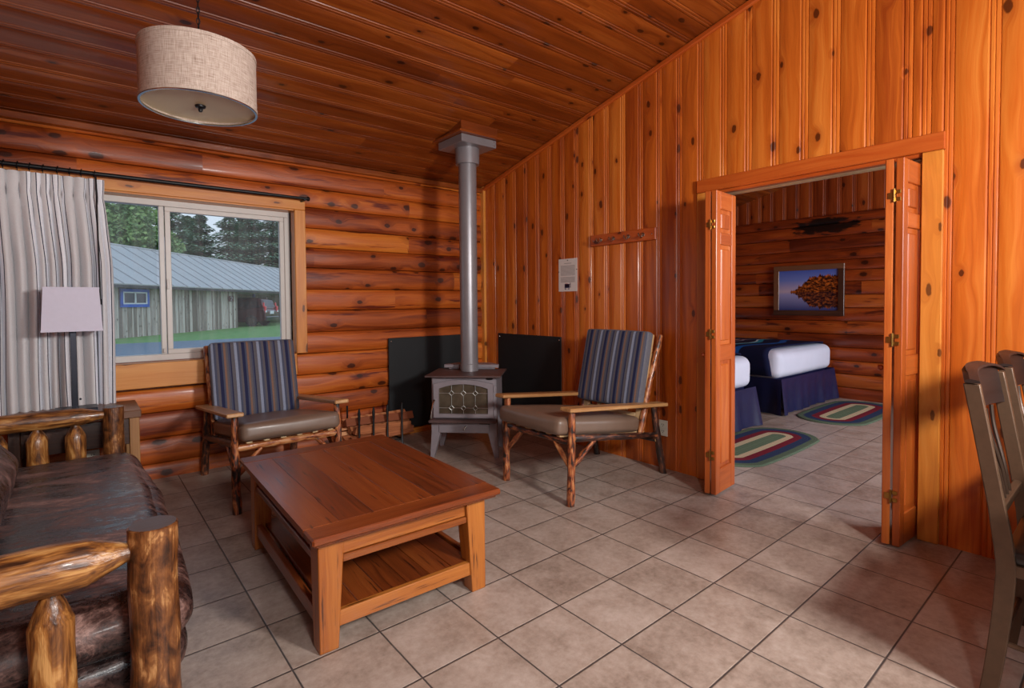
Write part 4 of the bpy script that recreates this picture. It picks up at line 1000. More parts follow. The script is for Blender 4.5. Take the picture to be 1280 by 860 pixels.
# ------------------------------------------------------------------ end table and table lamp
et = thing('end_table', 'dark wooden end table behind the sofa arm below the curtain', 'end table', (-0.86, 2.605, 0))
mb = MB(); mb.box((0, 0, 0.572), (0.60, 0.44, 0.045), 0, 0.004); obj('tabletop', mb, 'end', et)
for sx in (-1, 1):
    for sy in (-1, 1): mb = MB(); mb.box((sx * 0.265, sy * 0.185, 0.275), (0.05, 0.05, 0.55), 2); obj('leg', mb, 'plank' if sx > 0 else 'end', et)
for sy in (-1, 1): mb = MB(); mb.box((0, sy * 0.19, 0.47), (0.48, 0.022, 0.155), 0); obj('apron', mb, 'end', et)
for sx in (-1, 1): mb = MB(); mb.box((sx * 0.27, 0, 0.47), (0.022, 0.32, 0.155), 1); obj('apron', mb, 'end', et)
mb = MB(); mb.box((0, 0, 0.12), (0.53, 0.38, 0.02), 0); obj('shelf', mb, 'end', et)
tl_ = thing('table_lamp', 'slim dark table lamp with white rectangular shade in front of the curtain', 'lamp', (-0.868, 2.585, 0.595))
mb = MB(); mb.box((0.005, 0, 0.012), (0.20, 0.15, 0.024), 0, 0.003); obj('base', mb, 'lampm', tl_)
mb = MB(); mb.box((0, 0, 0.25), (0.030, 0.018, 0.46), 2, 0.002); mb.tube([(0, 0, 0.47), (0, 0, 0.56)], 0.008, 8); obj('pole', mb, 'lampm', tl_)
mb = MB(); mb.tube([(0.025, -0.010, 0.075), (0.025, -0.024, 0.075)], 0.006, 8); obj('switch', mb, 'lampm', tl_)
mb = MB(); a, b, c, d, z0, z1 = 0.139, 0.085, 0.126, 0.075, 0.487, 0.738
def shell(e): return [(-a + e, -b + e, z0), (a - e, -b + e, z0), (a - e, b - e, z0), (-a + e, b - e, z0), (-c + e, -d + e, z1), (c - e, -d + e, z1), (c - e, d - e, z1), (-c + e, d - e, z1)]
o_, i_ = shell(0), shell(0.003)
fs = []
for k in range(4):
    q = (k + 1) % 4; fs += [[k, q, 4 + q, 4 + k], [8 + q, 8 + k, 12 + k, 12 + q], [k, 8 + k, 8 + q, q], [4 + k, 4 + q, 12 + q, 12 + k]]
mb.add(o_ + i_, fs, [(v[0], v[2], 0) for v in o_ + i_], 0.5); sh_ = obj('lamp_shade', mb, 'shade', tl_)
mb = MB()
for (p, q, z) in ((a, b, z0), (c, d, z1)):
    for s_ in (-1, 1): mb.box((0, s_ * q, z), (2 * p + 0.004, 0.004, 0.010), 0, 0.001); mb.box((s_ * p, 0, z), (0.004, 2 * q, 0.010), 1, 0.001)
obj('shade_trim', mb, 'shade', sh_)

# ------------------------------------------------------------------ dining chairs
def spline(pts, n=4):
    P = [Vector(p) for p in pts]; out_ = []
    for i in range(len(P) - 1):
        p0, p1, p2, p3 = P[max(i - 1, 0)], P[i], P[i + 1], P[min(i + 2, len(P) - 1)]
        for k in range(n):
            t = k / n; out_.append(0.5 * ((2 * p1) + (p2 - p0) * t + (2 * p0 - 5 * p1 + 4 * p2 - p3) * t * t + (3 * p1 - p0 - 3 * p2 + p3) * t ** 3))
    return out_ + [P[-1]]
def dining(label, loc, rz=0):
    t = thing('dining_chair', label, 'chair', loc, rz, None)
    side = spline([(0, 0.024, 0.967), (0, -0.014, 0.744), (0, -0.055, 0.484), (0, -0.058, 0.365), (0, -0.042, 0.167), (0, -0.022, 0.0)])
    for x in (0.0, 0.43):
        mb = MB(); n = len(side); vs = []; gs = []
        for i, p in enumerate(side):
            dp = 0.040 if p.z > 0.6 else lerp(0.046, 0.040, abs(p.z - .42) / .5)
            for sx, sy in ((-1, 1), (1, 1), (1, -1), (-1, -1)):
                vs.append((x + sx * 0.011, p.y + sy * dp / 2 - 0.004, p.z)); gs.append((p.z, p.y, x))
        fs = [[i * 4 + k, i * 4 + (k + 1) % 4, i * 4 + 4 + (k + 1) % 4, i * 4 + 4 + k] for i in range(n - 1) for k in range(4)] + [[3, 2, 1, 0], [n * 4 - 4, n * 4 - 3, n * 4 - 2, n * 4 - 1]]
        fs = [f[::-1] for f in fs]
        mb.add(vs, fs, gs, 0.5); o = obj('leg', mb, 'bronze', t, 0.7); bv = o.modifiers.new('bevel', 'BEVEL'); bv.width = 0.003; bv.segments = 2
        mb = MB(); mb.tube([(x, -0.49, 0.0), (x, -0.47, 0.44)], [0.014, 0.018], 10); obj('leg', mb, 'bronze', t)
    # curved crest rail
    mb = MB(); nu = 16; vs = []; gs = []
    for i in range(nu + 1):
        u = i / nu; x = lerp(0.012, 0.418, u); bow = 0.034 * (1 - (2 * u - 1) ** 2) ; zt = 0.985 + 0.022 * (1 - (2 * u - 1) ** 4)
        for (dy, z) in ((0.000, 0.862), (0.016, 0.860), (0.042, zt - 0.01), (0.034, zt + 0.004), (0.022, zt)):
            vs.append((x, dy + bow - 0.004, z)); gs.append((x, z, dy))
    m = 5; fs = [[i * m + k, i * m + (k + 1) % m, (i + 1) * m + (k + 1) % m, (i + 1) * m + k] for i in range(nu) for k in range(m)] + [list(range(m))[::-1], [nu * m + k for k in range(m)]]
    fs = [f[::-1] for f in fs]
    mb.add(vs, fs, gs, 0.5); obj('crest_rail', mb, 'walnut', t, 0.5)
    mb = MB(); vs = []; gs = []
    for i in range(nu + 1):
        u = i / nu; x = lerp(-0.013, 0.443, u); bow = 0.030 * (1 - (2 * u - 1) ** 2); zt = 0.970 + 0.026 * (1 - (2 * u - 1) ** 4)
        for (dy, z) in ((0.004, zt), (0.042, zt), (0.042, zt + 0.006), (0.030, zt + 0.012), (0.006, zt + 0.008)):
            vs.append((x, dy + bow - 0.006, z)); gs.append((x, z, dy))
    mb.add(vs, fs, gs, 0.5); obj('crest_cap', mb, 'walnut', t, 0.5)
    for x0, x1 in ((0.115, 0.165), (0.215, 0.215), (0.315, 0.265)):
        mb = MB(); q = spline([(x0, 0.018, 0.862), (x0 + (x1 - x0) * 0.2, 0.008, 0.79), (x1 - (x1 - x0) * 0.1, -0.022, 0.68), (x1, -0.038, 0.585)])
        mb.tube(q, 0.006, 8); obj('spindle', mb, 'dspin', t)
    mb = MB(); mb.box((0.215, -0.040, 0.575), (0.41, 0.022, 0.030), 0); obj('back_rail', mb, 'bronze', t)
    mb = MB(); mb.cushion((0.215, -0.27, 0.462), (0.44, 0.43, 0.045), 0.02, 8, (0, 0, 0.012)); obj('seat', mb, 'dseat', t, smooth=3.0)
    mb = MB()
    for y in (-0.075, -0.47): mb.box((0.215, y, 0.425), (0.41, 0.02, 0.035), 0)
    for x in (0.0, 0.43): mb.box((x, -0.27, 0.425), (0.018, 0.40, 0.035), 1)
    obj('seat_frame', mb, 'bronze', t)
    for y in (-0.05, -0.475): mb = MB(); mb.tube([(0, y, 0.17), (0.43, y, 0.17)], 0.008, 8); obj('stretcher', mb, 'bronze', t)
    for x in (0.0, 0.43): mb = MB(); mb.tube([(x, -0.05, 0.20), (x, -0.478, 0.20)], 0.008, 8); obj('stretcher', mb, 'bronze', t)
    return t
dc = dining('bronze dining chair with dark wood crest rail, nearest at the right edge', (1.262, -1.176, 0))
d2 = copy_tree(dc); d2.location = (1.865, -1.178, 0); d2['label'] = 'bronze dining chair standing just behind the nearest one, mostly out of frame'

dt = thing('unseen_dining_table', 'unseen dark wood dining table at the bronze chairs, added for its shadow', 'table', (1.78, -1.86, 0))  # table out of frame, added so its shadow darkens the lower right
mb = MB(); mb.box((0, 0, 0.738), (1.24, 0.94, 0.032), 0, 0.005); obj('tabletop', mb, 'walnut', dt)
for sx in (-1, 1):
    for sy in (-1, 1): mb = MB(); mb.box((sx * 0.55, sy * 0.40, 0.36), (0.06, 0.06, 0.72), 2); obj('leg', mb, 'bronze', dt)
for sy in (-1, 1): mb = MB(); mb.box((0, sy * 0.40, 0.68), (1.04, 0.025, 0.08), 0); obj('apron', mb, 'bronze', dt)
for sx in (-1, 1): mb = MB(); mb.box((sx * 0.55, 0, 0.68), (0.025, 0.74, 0.08), 1); obj('apron', mb, 'bronze', dt)
# ------------------------------------------------------------------ bedroom
def bed(label, x0, x1, yf, blanket_y):
    w = x1 - x0; cx = (x0 + x1) / 2; L_ = 1.88
    t = thing('bed', label, 'bed', (cx, yf, 0))
    mb = MB(); mb.box((0, L_ / 2 + 0.04, 0.20), (w - 0.06, L_ - 0.1, 0.36), 1); obj('box_spring', mb, 'navy', t)
    # pleated skirt round the three visible sides, split at the corners
    hw = w / 2 + 0.012; path = [(-hw, L_), (-hw, -0.005), (hw, -0.005), (hw, L_)]
    for (p, q) in zip(path, path[1:]):
        p, q = Vector((*p, 0)), Vector((*q, 0)); d = (q - p); Ls = d.length; d.normalize(); nrm = Vector((d.y, -d.x, 0))
        mb = MB(); nu = int(Ls / 0.02)
        def f(u, v, p=p, d=d, nrm=nrm, Ls=Ls):
            s_ = u * Ls; fl = (1 - v); e = min(s_, Ls - s_)
            k = 0.012 * math.sin(s_ * 14 + 1.5 * math.sin(s_ * 5)) + 0.008 * math.sin(s_ * 31)
            cpl = 0.03 * math.exp(-(e / 0.07) ** 2)
            ext = fl * 0.03 * (1 if s_ > Ls / 2 else -1) * (1 if e < 0.02 else 0.4)
            return p + d * (s_ + ext) + nrm * (fl * (0.022 + k + cpl)) + Vector((0, 0, lerp(0.012, 0.385, v)))
        mb.grid(nu, 8, f, lambda u, v: (u, v, 0)); obj('skirt', mb, 'navy', t, smooth=3.0)
    mb = MB(); mb.cushion((0, L_ / 2 + 0.012, 0.530), (w + 0.01, L_ - 0.02, 0.310), 0.085, 22, (0.012, 0.018, 0.015), 0.005, 9.0); obj('mattress', mb, 'sheet', t, smooth=3.0)
    # blanket: drapes across the top and down both sides
    hw = w / 2; r = 0.115; prof = [(-hw - 0.014, 0.405)]
    prof += [(-hw - 0.016, 0.50)] + [(-hw + r - (r + 0.016) * math.cos(a), 0.575 + (r + 0.014) * math.sin(a)) for a in [PI / 2 * k / 6 for k in range(7)]]
    for k in range(1, 12): x = lerp(-hw + r, hw - r, k / 12); prof.append((x, 0.704 + 0.016 * (1 - (x / hw) ** 2)))
    prof += [(-x, z) for x, z in prof[:9][::-1]]
    ln = [0]
    for a, b in zip(prof, prof[1:]): ln.append(ln[-1] + math.hypot(a[0] - b[0], a[1] - b[1]))
    def f(u, v):
        i = min(int(u * (len(prof) - 1) + 1e-6), len(prof) - 1); x, z = prof[i]
        y0 = blanket_y + 0.05 * math.sin(i * 0.3)
        return V(x + 0.004 * noise.noise(Vector((x * 9, v * 12, z * 9))), lerp(y0, L_ - 0.42, v), z + 0.005 * noise.noise(Vector((x * 6, v * 9, 2))))
    mb = MB(); mb.grid(len(prof) - 1, 20, f, lambda u, v: (ln[min(int(u * (len(prof) - 1) + 1e-6), len(prof) - 1)], v * (L_ - 0.42 - blanket_y), 0), flip=False)
    o = obj('blanket', mb, 'blanket', t, smooth=3.0); sd = o.modifiers.new('thick', 'SOLIDIFY'); sd.thickness = 0.008; sd.offset = 1
    mb = MB(); mb.box((0, L_ + 0.025, 0.55), (w, 0.03, 1.0), 0, 0.01); obj('headboard', mb, 'walnut', t)
    return t
bed('bed showing only its right foot corner beside the left folded door', 2.80, 4.255, 0.93, 0.10)
bed('bed against the far log wall with white foot end and navy blanket', 4.905, 6.385, 0.955, 0.09)
for bx, lab in ((3.53, 'left bed'), (5.645, 'right bed')):
    for k, s_ in enumerate((-1, 1)):
        mb = MB(); mb.cushion((0, 0, 0), (0.66, 0.42, 0.17), 0.08, 12, (0, 0, 0.02), 0.006, 6); o = obj('pillow', mb, 'sheet', smooth=3.0); o.location = (bx + s_ * 0.345, 2.62, 0.785)
        tag(o, 'white pillow at the head of the %s, %s side' % (lab, ('left', 'right')[k]), 'pillow', 'white bed pillows')
def rug(label, loc, rz, hl, hw):
    o = thing('braided_rug', label, 'rug', loc, rz) if False else None
    mb = MB(); nr, na = 30, 72; vs = []; gs = []
    for i in range(nr + 1):
        k = 1 - i / nr; rr = hw * k; per = 0
        for j in range(na):
            a = 2 * PI * j / na; cx = (hl - hw) * (1 if math.cos(a) > 0 else -1) * min(1, abs(math.cos(a)) * 3)
            vs.append((cx + rr * math.cos(a), rr * math.sin(a), 0.011 if i else 0.001)); gs.append((1 - k, a * 0.5, 0))
    fs = [[i * na + j, i * na + (j + 1) % na, (i + 1) * na + (j + 1) % na, (i + 1) * na + j] for i in range(nr) for j in range(na)]
    mb.add(vs, fs, gs, 0.5); o = obj('braided_rug', mb, 'rug', smooth=0.9); o.location = loc; o.rotation_euler = (0, 0, math.radians(rz)); return tag(o, label, 'rug', 'oval braided rugs')
rug('oval braided rug half hidden by the left folded door', (3.56, 0.585, 0), 0, 0.74, 0.325)
rug('oval braided rug at the foot of the far bed by the log wall', (5.60, 0.540, 0), 0, 0.77, 0.345)
pf = thing('framed_picture', 'dark-framed landscape photograph of a lake and autumn trees on the bedroom logs', 'picture', (XB - 0.075, 1.285, 1.357))
mb = MB(); hw, hh, fw_ = 0.424, 0.328, 0.068
mb.box((0, 0, hh - fw_ / 2), (0.035, 2 * hw, fw_), 1); mb.box((0, 0, -hh + fw_ / 2), (0.035, 2 * hw, fw_), 1)
mb.box((0, hw - fw_ / 2, 0), (0.034, fw_, 2 * hh - 2 * fw_), 2); mb.box((0, -hw + fw_ / 2, 0), (0.034, fw_, 2 * hh - 2 * fw_), 2)
obj('frame', mb, 'end', pf)
mb = MB(); wallsheet(-hw + fw_ - .004, hw - fw_ + .004, -hh + fw_ - .004, hh - fw_ + .004, -0.004, mb); obj('photograph', mb, 'picture', pf)

# ------------------------------------------------------------------ outdoors
GZ = -0.25
mb = MB(); mb.box((10, 40.2, GZ - 0.05), (140, 74, 0.1), b=0.001)
o = struct('ground_lawn', mb, 'grass', 'green grass strip in front of the shed', 'grass')
mb = MB(); mb.box((6, 3.4 + 10.2, GZ + 0.004), (120, 20.2, 0.02), b=0.001); struct('ground_road', mb, 'road', 'blue-grey asphalt road outside the window', 'road')
# the shed: e runs along its wall, n points away from us
e = V(0.6353, 0.7723, 0); nn = V(-0.7723, 0.6353, 0); cam = V(-0.8368, -1.4831, 0); k_ = 0.9365
S0 = cam + (V(3.143, 33.197, 0) - cam) * k_; S0.z = GZ
SB = thing('shed', 'long grey board shed with metal roof across the road', 'shed', tuple(S0), math.degrees(math.atan2(e.y, e.x)))
# local: x along wall, y away from viewer
ra, rb, wa, wb = -11.0, 36.0, -11.0, 6.62
mb = MB(); x = wa
while x < wb - 0.05:
    w = U(0.24, 0.36); w = min(w, wb - x); mb.box((x + w / 2, 0, 1.2), (w - 0.012, 0.05, 2.42), 2, 0.004); mb.box((x, -0.035, 1.2), (0.07, 0.03, 2.40), 2, 0.003); x += w
mb.box(((wa + wb) / 2, 0.06, 1.2), (wb - wa, 0.06, 2.42), 2); mb.box((wb - 0.05, 2.9, 1.2), (0.1, 5.8, 2.42), 2)
obj('board_wall', mb, 'shedw', SB)
mb = MB(); mb.box(((wb + rb) / 2, 5.8, 1.2), (rb - wb, 0.1, 2.42), 2); obj('carport_wall', mb, 'shedw', SB)
mb = MB(); ez, rz_, ry = 2.42, 4.62, 2.95
vs = [(ra, -0.55, ez), (rb, -0.55, ez), (rb, ry, rz_), (ra, ry, rz_), (ra, 6.4, ez), (rb, 6.4, ez)]
vs2 = [(x, y, z + 0.06) for x, y, z in vs]
fs = [[0, 3, 2, 1], [3, 4, 5, 2], [6, 7, 8, 9], [9, 8, 11, 10], [0, 1, 7, 6], [4, 10, 11, 5], [1, 2, 8, 7], [2, 5, 11, 8], [0, 6, 9, 3], [3, 9, 10, 4]]
mb.add(vs + vs2, fs, [(v[0], v[1], v[2]) for v in vs + vs2], 0.5)
x = ra
while x <= rb:
    a, b = V(x, -0.56, ez + 0.065), V(x, ry, rz_ + 0.065); mb.tube([a, b], 0.032, 4, mat=1); x += 1.15
mb.tube([(ra, ry, rz_ + 0.06), (rb, ry, rz_ + 0.06)], 0.07, 8)
obj('roof', mb, ['roof', 'seam'], SB)
mb = MB(); mb.box(((ra + rb) / 2, -0.53, ez - 0.045), (rb - ra, 0.04, 0.16), 0); mb.box(((ra + rb) / 2, -0.26, ez - 0.01), (rb - ra, 0.52, 0.03), 0); obj('fascia', mb, 'sheddk', SB)
wf = MB(); c0, z0_, hw_, hh_ = -2.72, 1.84, 0.87, 0.36
for s_ in (-1, 1): wf.box((c0, -0.07, z0_ + s_ * hh_), (2 * hw_ + .14, 0.06, 0.14), 0); wf.box((c0 + s_ * hw_, -0.07, z0_), (0.14, 0.06, 2 * hh_), 2)
wo = obj('window', wf, 'blue', SB)
wf = MB()
for s_ in (-1, 1): wf.box((c0, -0.075, z0_ + s_ * (hh_ - .10)), (2 * hw_ - .16, 0.05, 0.06), 0); wf.box((c0 + s_ * (hw_ - .11), -0.075, z0_), (0.07, 0.05, 2 * hh_ - .2), 2)
wf.box((c0, -0.075, z0_), (0.09, 0.05, 2 * hh_ - .2), 2); obj('window_frame', wf, 'wpaint', wo)
wf = MB(); wf.box((c0, -0.05, z0_), (2 * hw_ - .2, 0.02, 2 * hh_ - .2), 0); obj('pane', wf, 'wpane', wo)
mb = MB(); mb.box((5.75, -0.08, 1.87), (0.62, 0.03, 0.34), 0, 0.01); sg = obj('number_sign', mb, 'signb', SB)
mb = MB(); mb.tube([(5.66, -0.10, 1.95), (5.70, -0.10, 1.995), (5.78, -0.10, 1.995), (5.83, -0.10, 1.94), (5.80, -0.10, 1.87), (5.66, -0.10, 1.745), (5.84, -0.10, 1.745)], 0.018, 6)
obj('numeral', mb, 'wpaint', sg)
for x, y in ((12.6, -0.3), (19.0, -0.3), (15.0, 3.0)):
    mb = MB(); mb.box((x, y, 1.2), (0.16, 0.16, 2.4 if y < 0 else 2.3), 2); obj('post', mb, 'blue', SB)
mb = MB(); mb.tube([(3.0, 2.2, 4.0), (3.0, 2.2, 5.35)], 0.16, 12); mb.tube([(3.0, 2.2, 5.30), (3.0, 2.2, 5.42)], 0.20, 12); obj('vent_pipe', mb, 'wpaint', SB)

# car in the carport
cl = S0 + e * 9.35 - nn * 1.0
car = thing('car', 'dark red car parked under the end of the shed roof', 'car', tuple(cl), math.degrees(math.atan2(nn.y, nn.x)) - 90)
car.location.z = GZ; car.scale = (1.12, 1.12, 1.12)
def shaped(prof, wfun, mat, name, parent):
    """prof: (y,z) outline; half width from wfun(y,z)"""
    n = len(prof); vs = []
    for s_ in (-1, 1):
        for y, z in prof: vs.append((s_ * wfun(y, z), y, z))
    fs = [[i, n + i, n + (i + 1) % n, (i + 1) % n] for i in range(n)] + [list(range(n)), list(range(n, 2 * n))[::-1]]
    mb = MB(); mb.add(vs, fs, [(v[0], v[1], v[2]) for v in vs], 0.5); o = obj(name, mb, mat, parent, 0.5); bv = o.modifiers.new('bevel', 'BEVEL'); bv.width = 0.04; bv.segments = 2; return o
low = [(0.0, 0.42), (0.02, 0.32), (0.5, 0.26), (3.9, 0.26), (4.42, 0.34), (4.48, 0.62), (4.38, 0.82), (3.5, 1.0), (3.2, 1.05), (0.10, 1.08), (0.0, 0.9)]
shaped(low, lambda y, z: 0.90 - 0.05 * max(0, z - 0.8) - 0.10 * max(0, (y - 3.9)), 'car', 'body', car)
cab = [(0.06, 1.06), (3.25, 1.03), (2.45, 1.62), (1.9, 1.72), (0.55, 1.72), (0.30, 1.64)]
shaped(cab, lambda y, z: 0.86 - 0.24 * (z - 1.05), 'car', 'cabin', car)
for s_ in (-1, 1):
    mb = MB()
    for P_ in ([(0.36, 1.16), (0.95, 1.14), (0.95, 1.58), (0.52, 1.58)], [(1.03, 1.13), (1.85, 1.12), (1.85, 1.60), (1.03, 1.60)], [(1.93, 1.12), (2.90, 1.11), (2.35, 1.56), (1.93, 1.60)]):
        n = len(P_); vs = [(s_ * (0.868 - 0.24 * (z - 1.05) + dd), y, z) for dd in (0.006, -0.02) for y, z in P_]
        fs = [list(range(n)), list(range(n, 2 * n))[::-1]] + [[i, n + i, n + (i + 1) % n, (i + 1) % n] for i in range(n)]
        if s_ < 0: fs = [f[::-1] for f in fs]
        mb.add(vs, fs, [(0, 0, 0)] * len(vs), .5)
    obj('side_window', mb, 'carg', car)
mb = MB(); vs = [(sx * (0.72 if z < 1.3 else 0.62), y - dd, z) for dd in (0.012, -0.02) for sx, y, z in ((-1, 0.105, 1.18), (1, 0.105, 1.18), (1, 0.26, 1.60), (-1, 0.26, 1.60))]
mb.add(vs, [[0, 1, 2, 3], [7, 6, 5, 4], [0, 4, 5, 1], [1, 5, 6, 2], [2, 6, 7, 3], [3, 7, 4, 0]], [(0, 0, 0)] * 8, .5); obj('rear_window', mb, 'carg', car)
for s_ in (-1, 1):
    mb = MB(); mb.box((s_ * 0.80, 0.03, 1.02), (0.16, 0.10, 0.42), 2, 0.03); mb.box((s_ * 0.80, 0.12, 1.30), (0.10, 0.08, 0.30), 2, 0.03); obj('tail_light', mb, 'red', car)
    mb = MB(); mb.box((s_ * 0.80, 0.0, 0.90), (0.13, 0.08, 0.12), 0, 0.02); obj('reversing_light', mb, 'wpaint', car)
    mb = MB(); mb.tube([(s_ * 0.66, 0.6, 1.76), (s_ * 0.66, 2.2, 1.76)], 0.025, 8); obj('roof_rail', mb, 'chrome', car)
    mb = MB(); mb.box((s_ * 1.0, 2.75, 1.12), (0.2, 0.12, 0.14), 0, 0.04); obj('mirror', mb, 'chrome', car)
    for y in (0.85, 3.6):
        mb = MB(); mb.tube([(s_ * 0.72, y, 0.34), (s_ * 0.93, y, 0.34)], 0.34, 24); w_ = obj('wheel', mb, 'tyre', car, 0.5)
        mb = MB(); mb.tube([(s_ * 0.90, y, 0.34), (s_ * 0.945, y, 0.34)], [0.22, 0.20], 16); obj('hub', mb, 'chrome', w_, 0.5)
mb = MB(); mb.box((0, -0.01, 0.84), (0.50, 0.03, 0.20), 0, 0.01); obj('number_plate', mb, 'wpaint', car)
mb = MB(); mb.box((0, 0.0, 0.46), (1.72, 0.16, 0.26), 0, 0.05); obj('bumper', mb, 'carg', car)

# trees behind the shed
def firmesh(seed, H, Rb, n=9000):
    rs = random.Random(seed); mb = MB()
    for i in range(n):
        t = rs.random() ** 0.8; z = H * (0.06 + 0.94 * t); rr = Rb * (1 - t) ** 0.62 * (0.75 + 0.35 * math.sin(t * 60)) + 0.08
        a = rs.uniform(0, 2 * PI); q = rr * math.sqrt(rs.random()); L_ = rs.uniform(0.25, 0.6) * (0.5 + 0.6 * (1 - t)); w = L_ * 0.30
        c_ = V(math.cos(a) * q, math.sin(a) * q, z - q * 0.28); d = V(math.cos(a), math.sin(a), rs.uniform(-0.6, -0.05)); s_ = V(-math.sin(a), math.cos(a), rs.uniform(-.4, .4))
        p = [c_ - d * L_ * .5, c_ + s_ * w + d * L_ * .1, c_ + d * L_ * .6, c_ - s_ * w + d * L_ * .1]
        mb.add(p, [[0, 1, 2, 3]], [(0, 0, 0)] * 4, rs.random())
    me_o = mb; tk = MB(); tk.tube([(0, 0, 0), (0, 0, H * .5), (0, 0, H * .98)], [H * .018, H * .012, 0.02], 8); return me_o, tk
rs = random.Random(11)
protos = []
def conv(pxl, depth):
    # a compass bearing measured in degrees right of north gives the spot
    return cam + V(math.sin(math.radians(pxl)), math.cos(math.radians(pxl)), 0) * depth
spots = [(-4.5, 58, 15.5, 0), (-1.0, 64, 13.5, 1), (1.6, 60, 14.2, 2), (4.3, 66, 14.4, 0), (6.6, 62, 15.8, 1), (9.0, 70, 16.2, 2), (11.4, 66, 16.4, 1), (13.4, 72, 17.8, 0), (15.2, 68, 17.2, 2), (17.2, 76, 19.0, 1), (19.4, 72, 17.6, 0), (21.8, 80, 20.0, 2), (8.0, 84, 18.5, 0), (12.6, 86, 20.2, 2), (3.0, 82, 17.0, 1), (16.4, 90, 21.4, 0)]
fir_l = ['tall fir']
posn = ['farthest left', 'second from the left', 'third from the left', 'fourth from the left', 'fifth from the left', 'sixth from the left', 'seventh from the left', 'eighth from the left', 'ninth from the left', 'tenth from the left', 'eleventh from the left', 'farthest right']
order = sorted(range(len(spots)), key=lambda i: spots[i][0])
for i, (b, dpt, H, kd) in enumerate(spots):
    back = i >= 12
    lab = ('dark fir tree beyond the shed roof, front row, ' + posn[i]) if not back else 'fir tree in the back row beyond the shed, %s' % ('second from the left', 'second from the right', 'farthest left', 'farthest right')[i - 12]
    p = conv(b, dpt)
    if len(protos) <= kd:
        while len(protos) <= kd: protos.append(None)
    if protos[kd] is None:
        f_, tk = firmesh(kd * 7 + 1, 15.0, 3.3)
        t = thing('fir_tree', lab, 'tree', (p.x, p.y, GZ), 0, 'fir trees behind the shed'); obj('foliage', f_, 'leaf', t, 3.0); obj('trunk', tk, 'trunk', t); protos[kd] = t
    else:
        t = copy_tree(protos[kd]); t.location = (p.x, p.y, GZ); t['label'] = lab
    H *= 0.84 if b < 7 else 0.74
    t.scale = (H / 15 * U(1.6, 1.9),) * 2 + (H / 15,); t.rotation_euler = (0, 0, R() * 6)
def broad(seed, H, n=11000):
    rs = random.Random(seed); mb = MB()
    blobs = [(rs.uniform(-3, 3), rs.uniform(-2.4, 2.4), H * rs.uniform(.42, .88), rs.uniform(1.3, 2.3)) for _ in range(16)]
    for i in range(n):
        x, y, z, r = rs.choice(blobs); v = V(rs.gauss(0, 1), rs.gauss(0, 1), rs.gauss(0, 1)).normalized() * r * rs.uniform(.65, 1.0)
        c_ = V(x, y, z) + v; d = V(rs.gauss(0, 1), rs.gauss(0, 1), rs.gauss(0, .5)).normalized(); s_ = d.cross(V(rs.gauss(0, 1), rs.gauss(0, 1), rs.gauss(0, 1))).normalized(); L_ = rs.uniform(.10, .22)
        mb.add([c_ - d * L_, c_ + s_ * L_ * .55, c_ + d * L_, c_ - s_ * L_ * .55], [[0, 1, 2, 3]], [(0, 0, 0)] * 4, rs.random())
    tk = MB(); tk.tube([(0, 0, 0), (.1, 0, H * .3), (0, .2, H * .6)], [.32, .24, .10], 10)
    for k in range(6): x, y, z, r = blobs[k]; tk.tube([(0.05, 0, H * .3), (x * .6, y * .6, z - r * .5), (x, y, z)], [.16, .09, .03], 6)
    return mb, tk
for i, (b, dpt, H, lab) in enumerate(((-1.6, 40, 11.5, 'broad leafy tree close behind the shed in the left pane'), (2.2, 43, 9.6, 'smaller leafy tree right of the broad one behind the shed'))):
    p = conv(b, dpt); t = thing('leafy_tree', lab, 'tree', (p.x, p.y, GZ)); f_, tk = broad(30 + i, H); obj('foliage', f_, 'leaf2', t, 3.0); obj('trunk', tk, 'trunk', t)

# ------------------------------------------------------------------ light, world, camera
wd = bpy.data.worlds.new('sky'); SC.world = wd; wd.use_nodes = True; nt = wd.node_tree; nt.nodes.clear()
wo_ = nt.nodes.new('ShaderNodeOutputWorld'); bg = nt.nodes.new('ShaderNodeBackground'); tc = nt.nodes.new('ShaderNodeTexCoord'); sp = nt.nodes.new('ShaderNodeSeparateXYZ'); rp = nt.nodes.new('ShaderNodeValToRGB')
nt.links.new(tc.outputs['Generated'], sp.inputs[0]); nt.links.new(sp.outputs[2], rp.inputs[0]); nt.links.new(rp.outputs[0], bg.inputs[0]); nt.links.new(bg.outputs[0], wo_.inputs[0])
rp.color_ramp.elements[0].position = 0.0; rp.color_ramp.elements[0].color = srgb(224, 231, 240); rp.color_ramp.elements[1].position = 0.7; rp.color_ramp.elements[1].color = srgb(172, 202, 238)
bg.inputs[1].default_value = 1.15
def light(name, typ, loc, energy, col=(1, 1, 1), size=0.5, size_y=None, target=None, rot=None, spread=None):
    l = bpy.data.lights.new(name, typ); l.energy = energy; l.color = col
    if typ == 'AREA':
        l.shape = 'RECTANGLE' if size_y else 'DISK'; l.size = size
        if size_y: l.size_y = size_y
        if spread: l.spread = math.radians(spread)
    elif typ in ('POINT', 'SPOT'): l.shadow_soft_size = size
    elif typ == 'SUN': l.angle = math.radians(size)
    o = bpy.data.objects.new(name, l); COL.objects.link(o); o.location = loc
    if target: o.rotation_euler = (Vector(target) - Vector(loc)).to_track_quat('-Z', 'Y').to_euler()
    return o
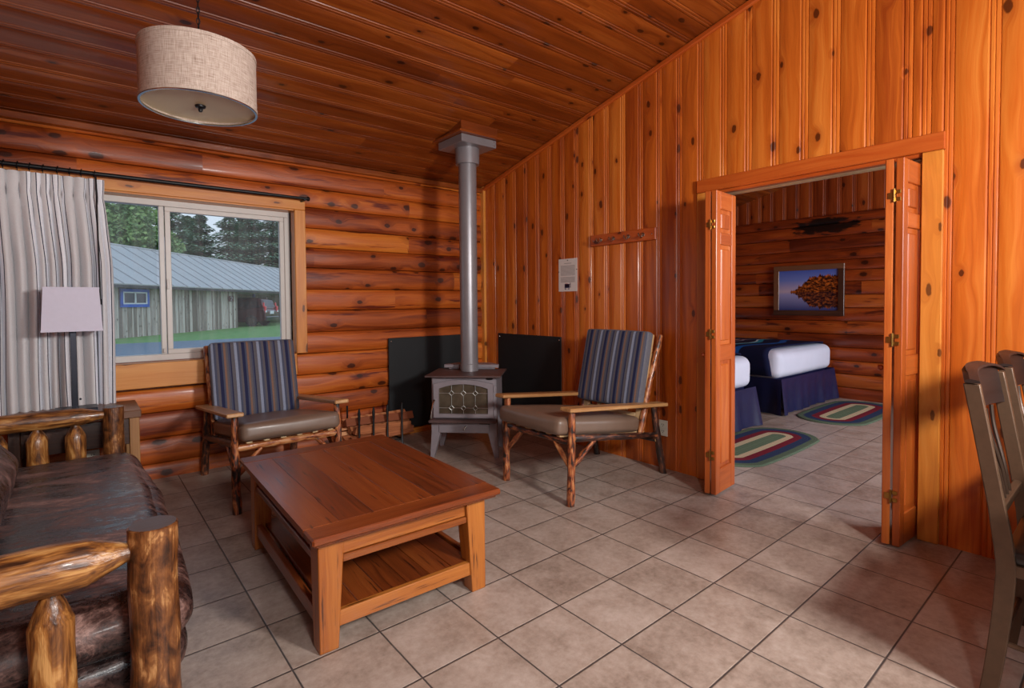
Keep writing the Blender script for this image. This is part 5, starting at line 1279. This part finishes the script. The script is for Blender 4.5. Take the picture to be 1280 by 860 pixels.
light('overcast_sun', 'SUN', (0, 0, 20), 0.9, (1, 0.98, 0.95), 25, target=(6, 26, 0))
light('key_flash', 'AREA', (0.95, -2.45, 1.85), 100, (1.0, 0.96, 0.92), 0.40, target=(0.9, 2.4, 1.2))  # unseen flash behind the viewer, placed from the cast shadows
light('key_flash', 'AREA', (-0.45, -1.85, 1.72), 34, (1.0, 0.96, 0.92), 0.35, target=(-0.4, 2.4, 1.7))  # second unseen flash, further left, set by the pendant's shadow
light('south_window_daylight', 'AREA', (0.1, YS + 0.08, 1.55), 18, (0.95, 0.97, 1.0), 2.9, 1.25, target=(0.1, 0, 1.55))
light('bedroom_window_daylight', 'AREA', (4.5, YS + 0.08, 1.55), 200, (0.88, 0.93, 1.0), 2.1, 1.25, target=(4.5, -0.6, 0.0))

# camera from the tile grid and wall vanishing points
f_px, yaw, pitch, roll, py = 652.43, 0.6923, -0.0282, -0.0080, 396.87
F = V(math.sin(yaw) * math.cos(pitch), math.cos(yaw) * math.cos(pitch), math.sin(pitch)); r_ = V(math.cos(yaw), -math.sin(yaw), 0); u_ = r_.cross(F)
Rv = r_ * math.cos(roll) + u_ * math.sin(roll); Uv = -r_ * math.sin(roll) + u_ * math.cos(roll)
cd = bpy.data.cameras.new('camera'); co = bpy.data.objects.new('camera', cd); COL.objects.link(co)
mw = Matrix((Rv, Uv, -F)).transposed().to_4x4(); mw.translation = V(-0.836766, -1.483146, 1.2255075); co.matrix_world = mw
cd.sensor_fit = 'HORIZONTAL'; cd.sensor_width = 36; cd.lens = 36 * f_px / 1280; cd.shift_y = (py - 430) / 1280 ; cd.clip_start = 0.05; cd.clip_end = 300
SC.camera = co
vs_ = SC.view_settings; vs_.view_transform = 'Standard'; vs_.look = 'None'; vs_.gamma = 1.0; vs_.exposure = 0.0; vs_.use_curve_mapping = False
SC.cycles.use_denoising = True
SC.cycles.max_bounces = 8; SC.cycles.diffuse_bounces = 5; SC.cycles.glossy_bounces = 3; SC.cycles.transparent_max_bounces = 12
SC.cycles.sample_clamp_indirect = 6.0
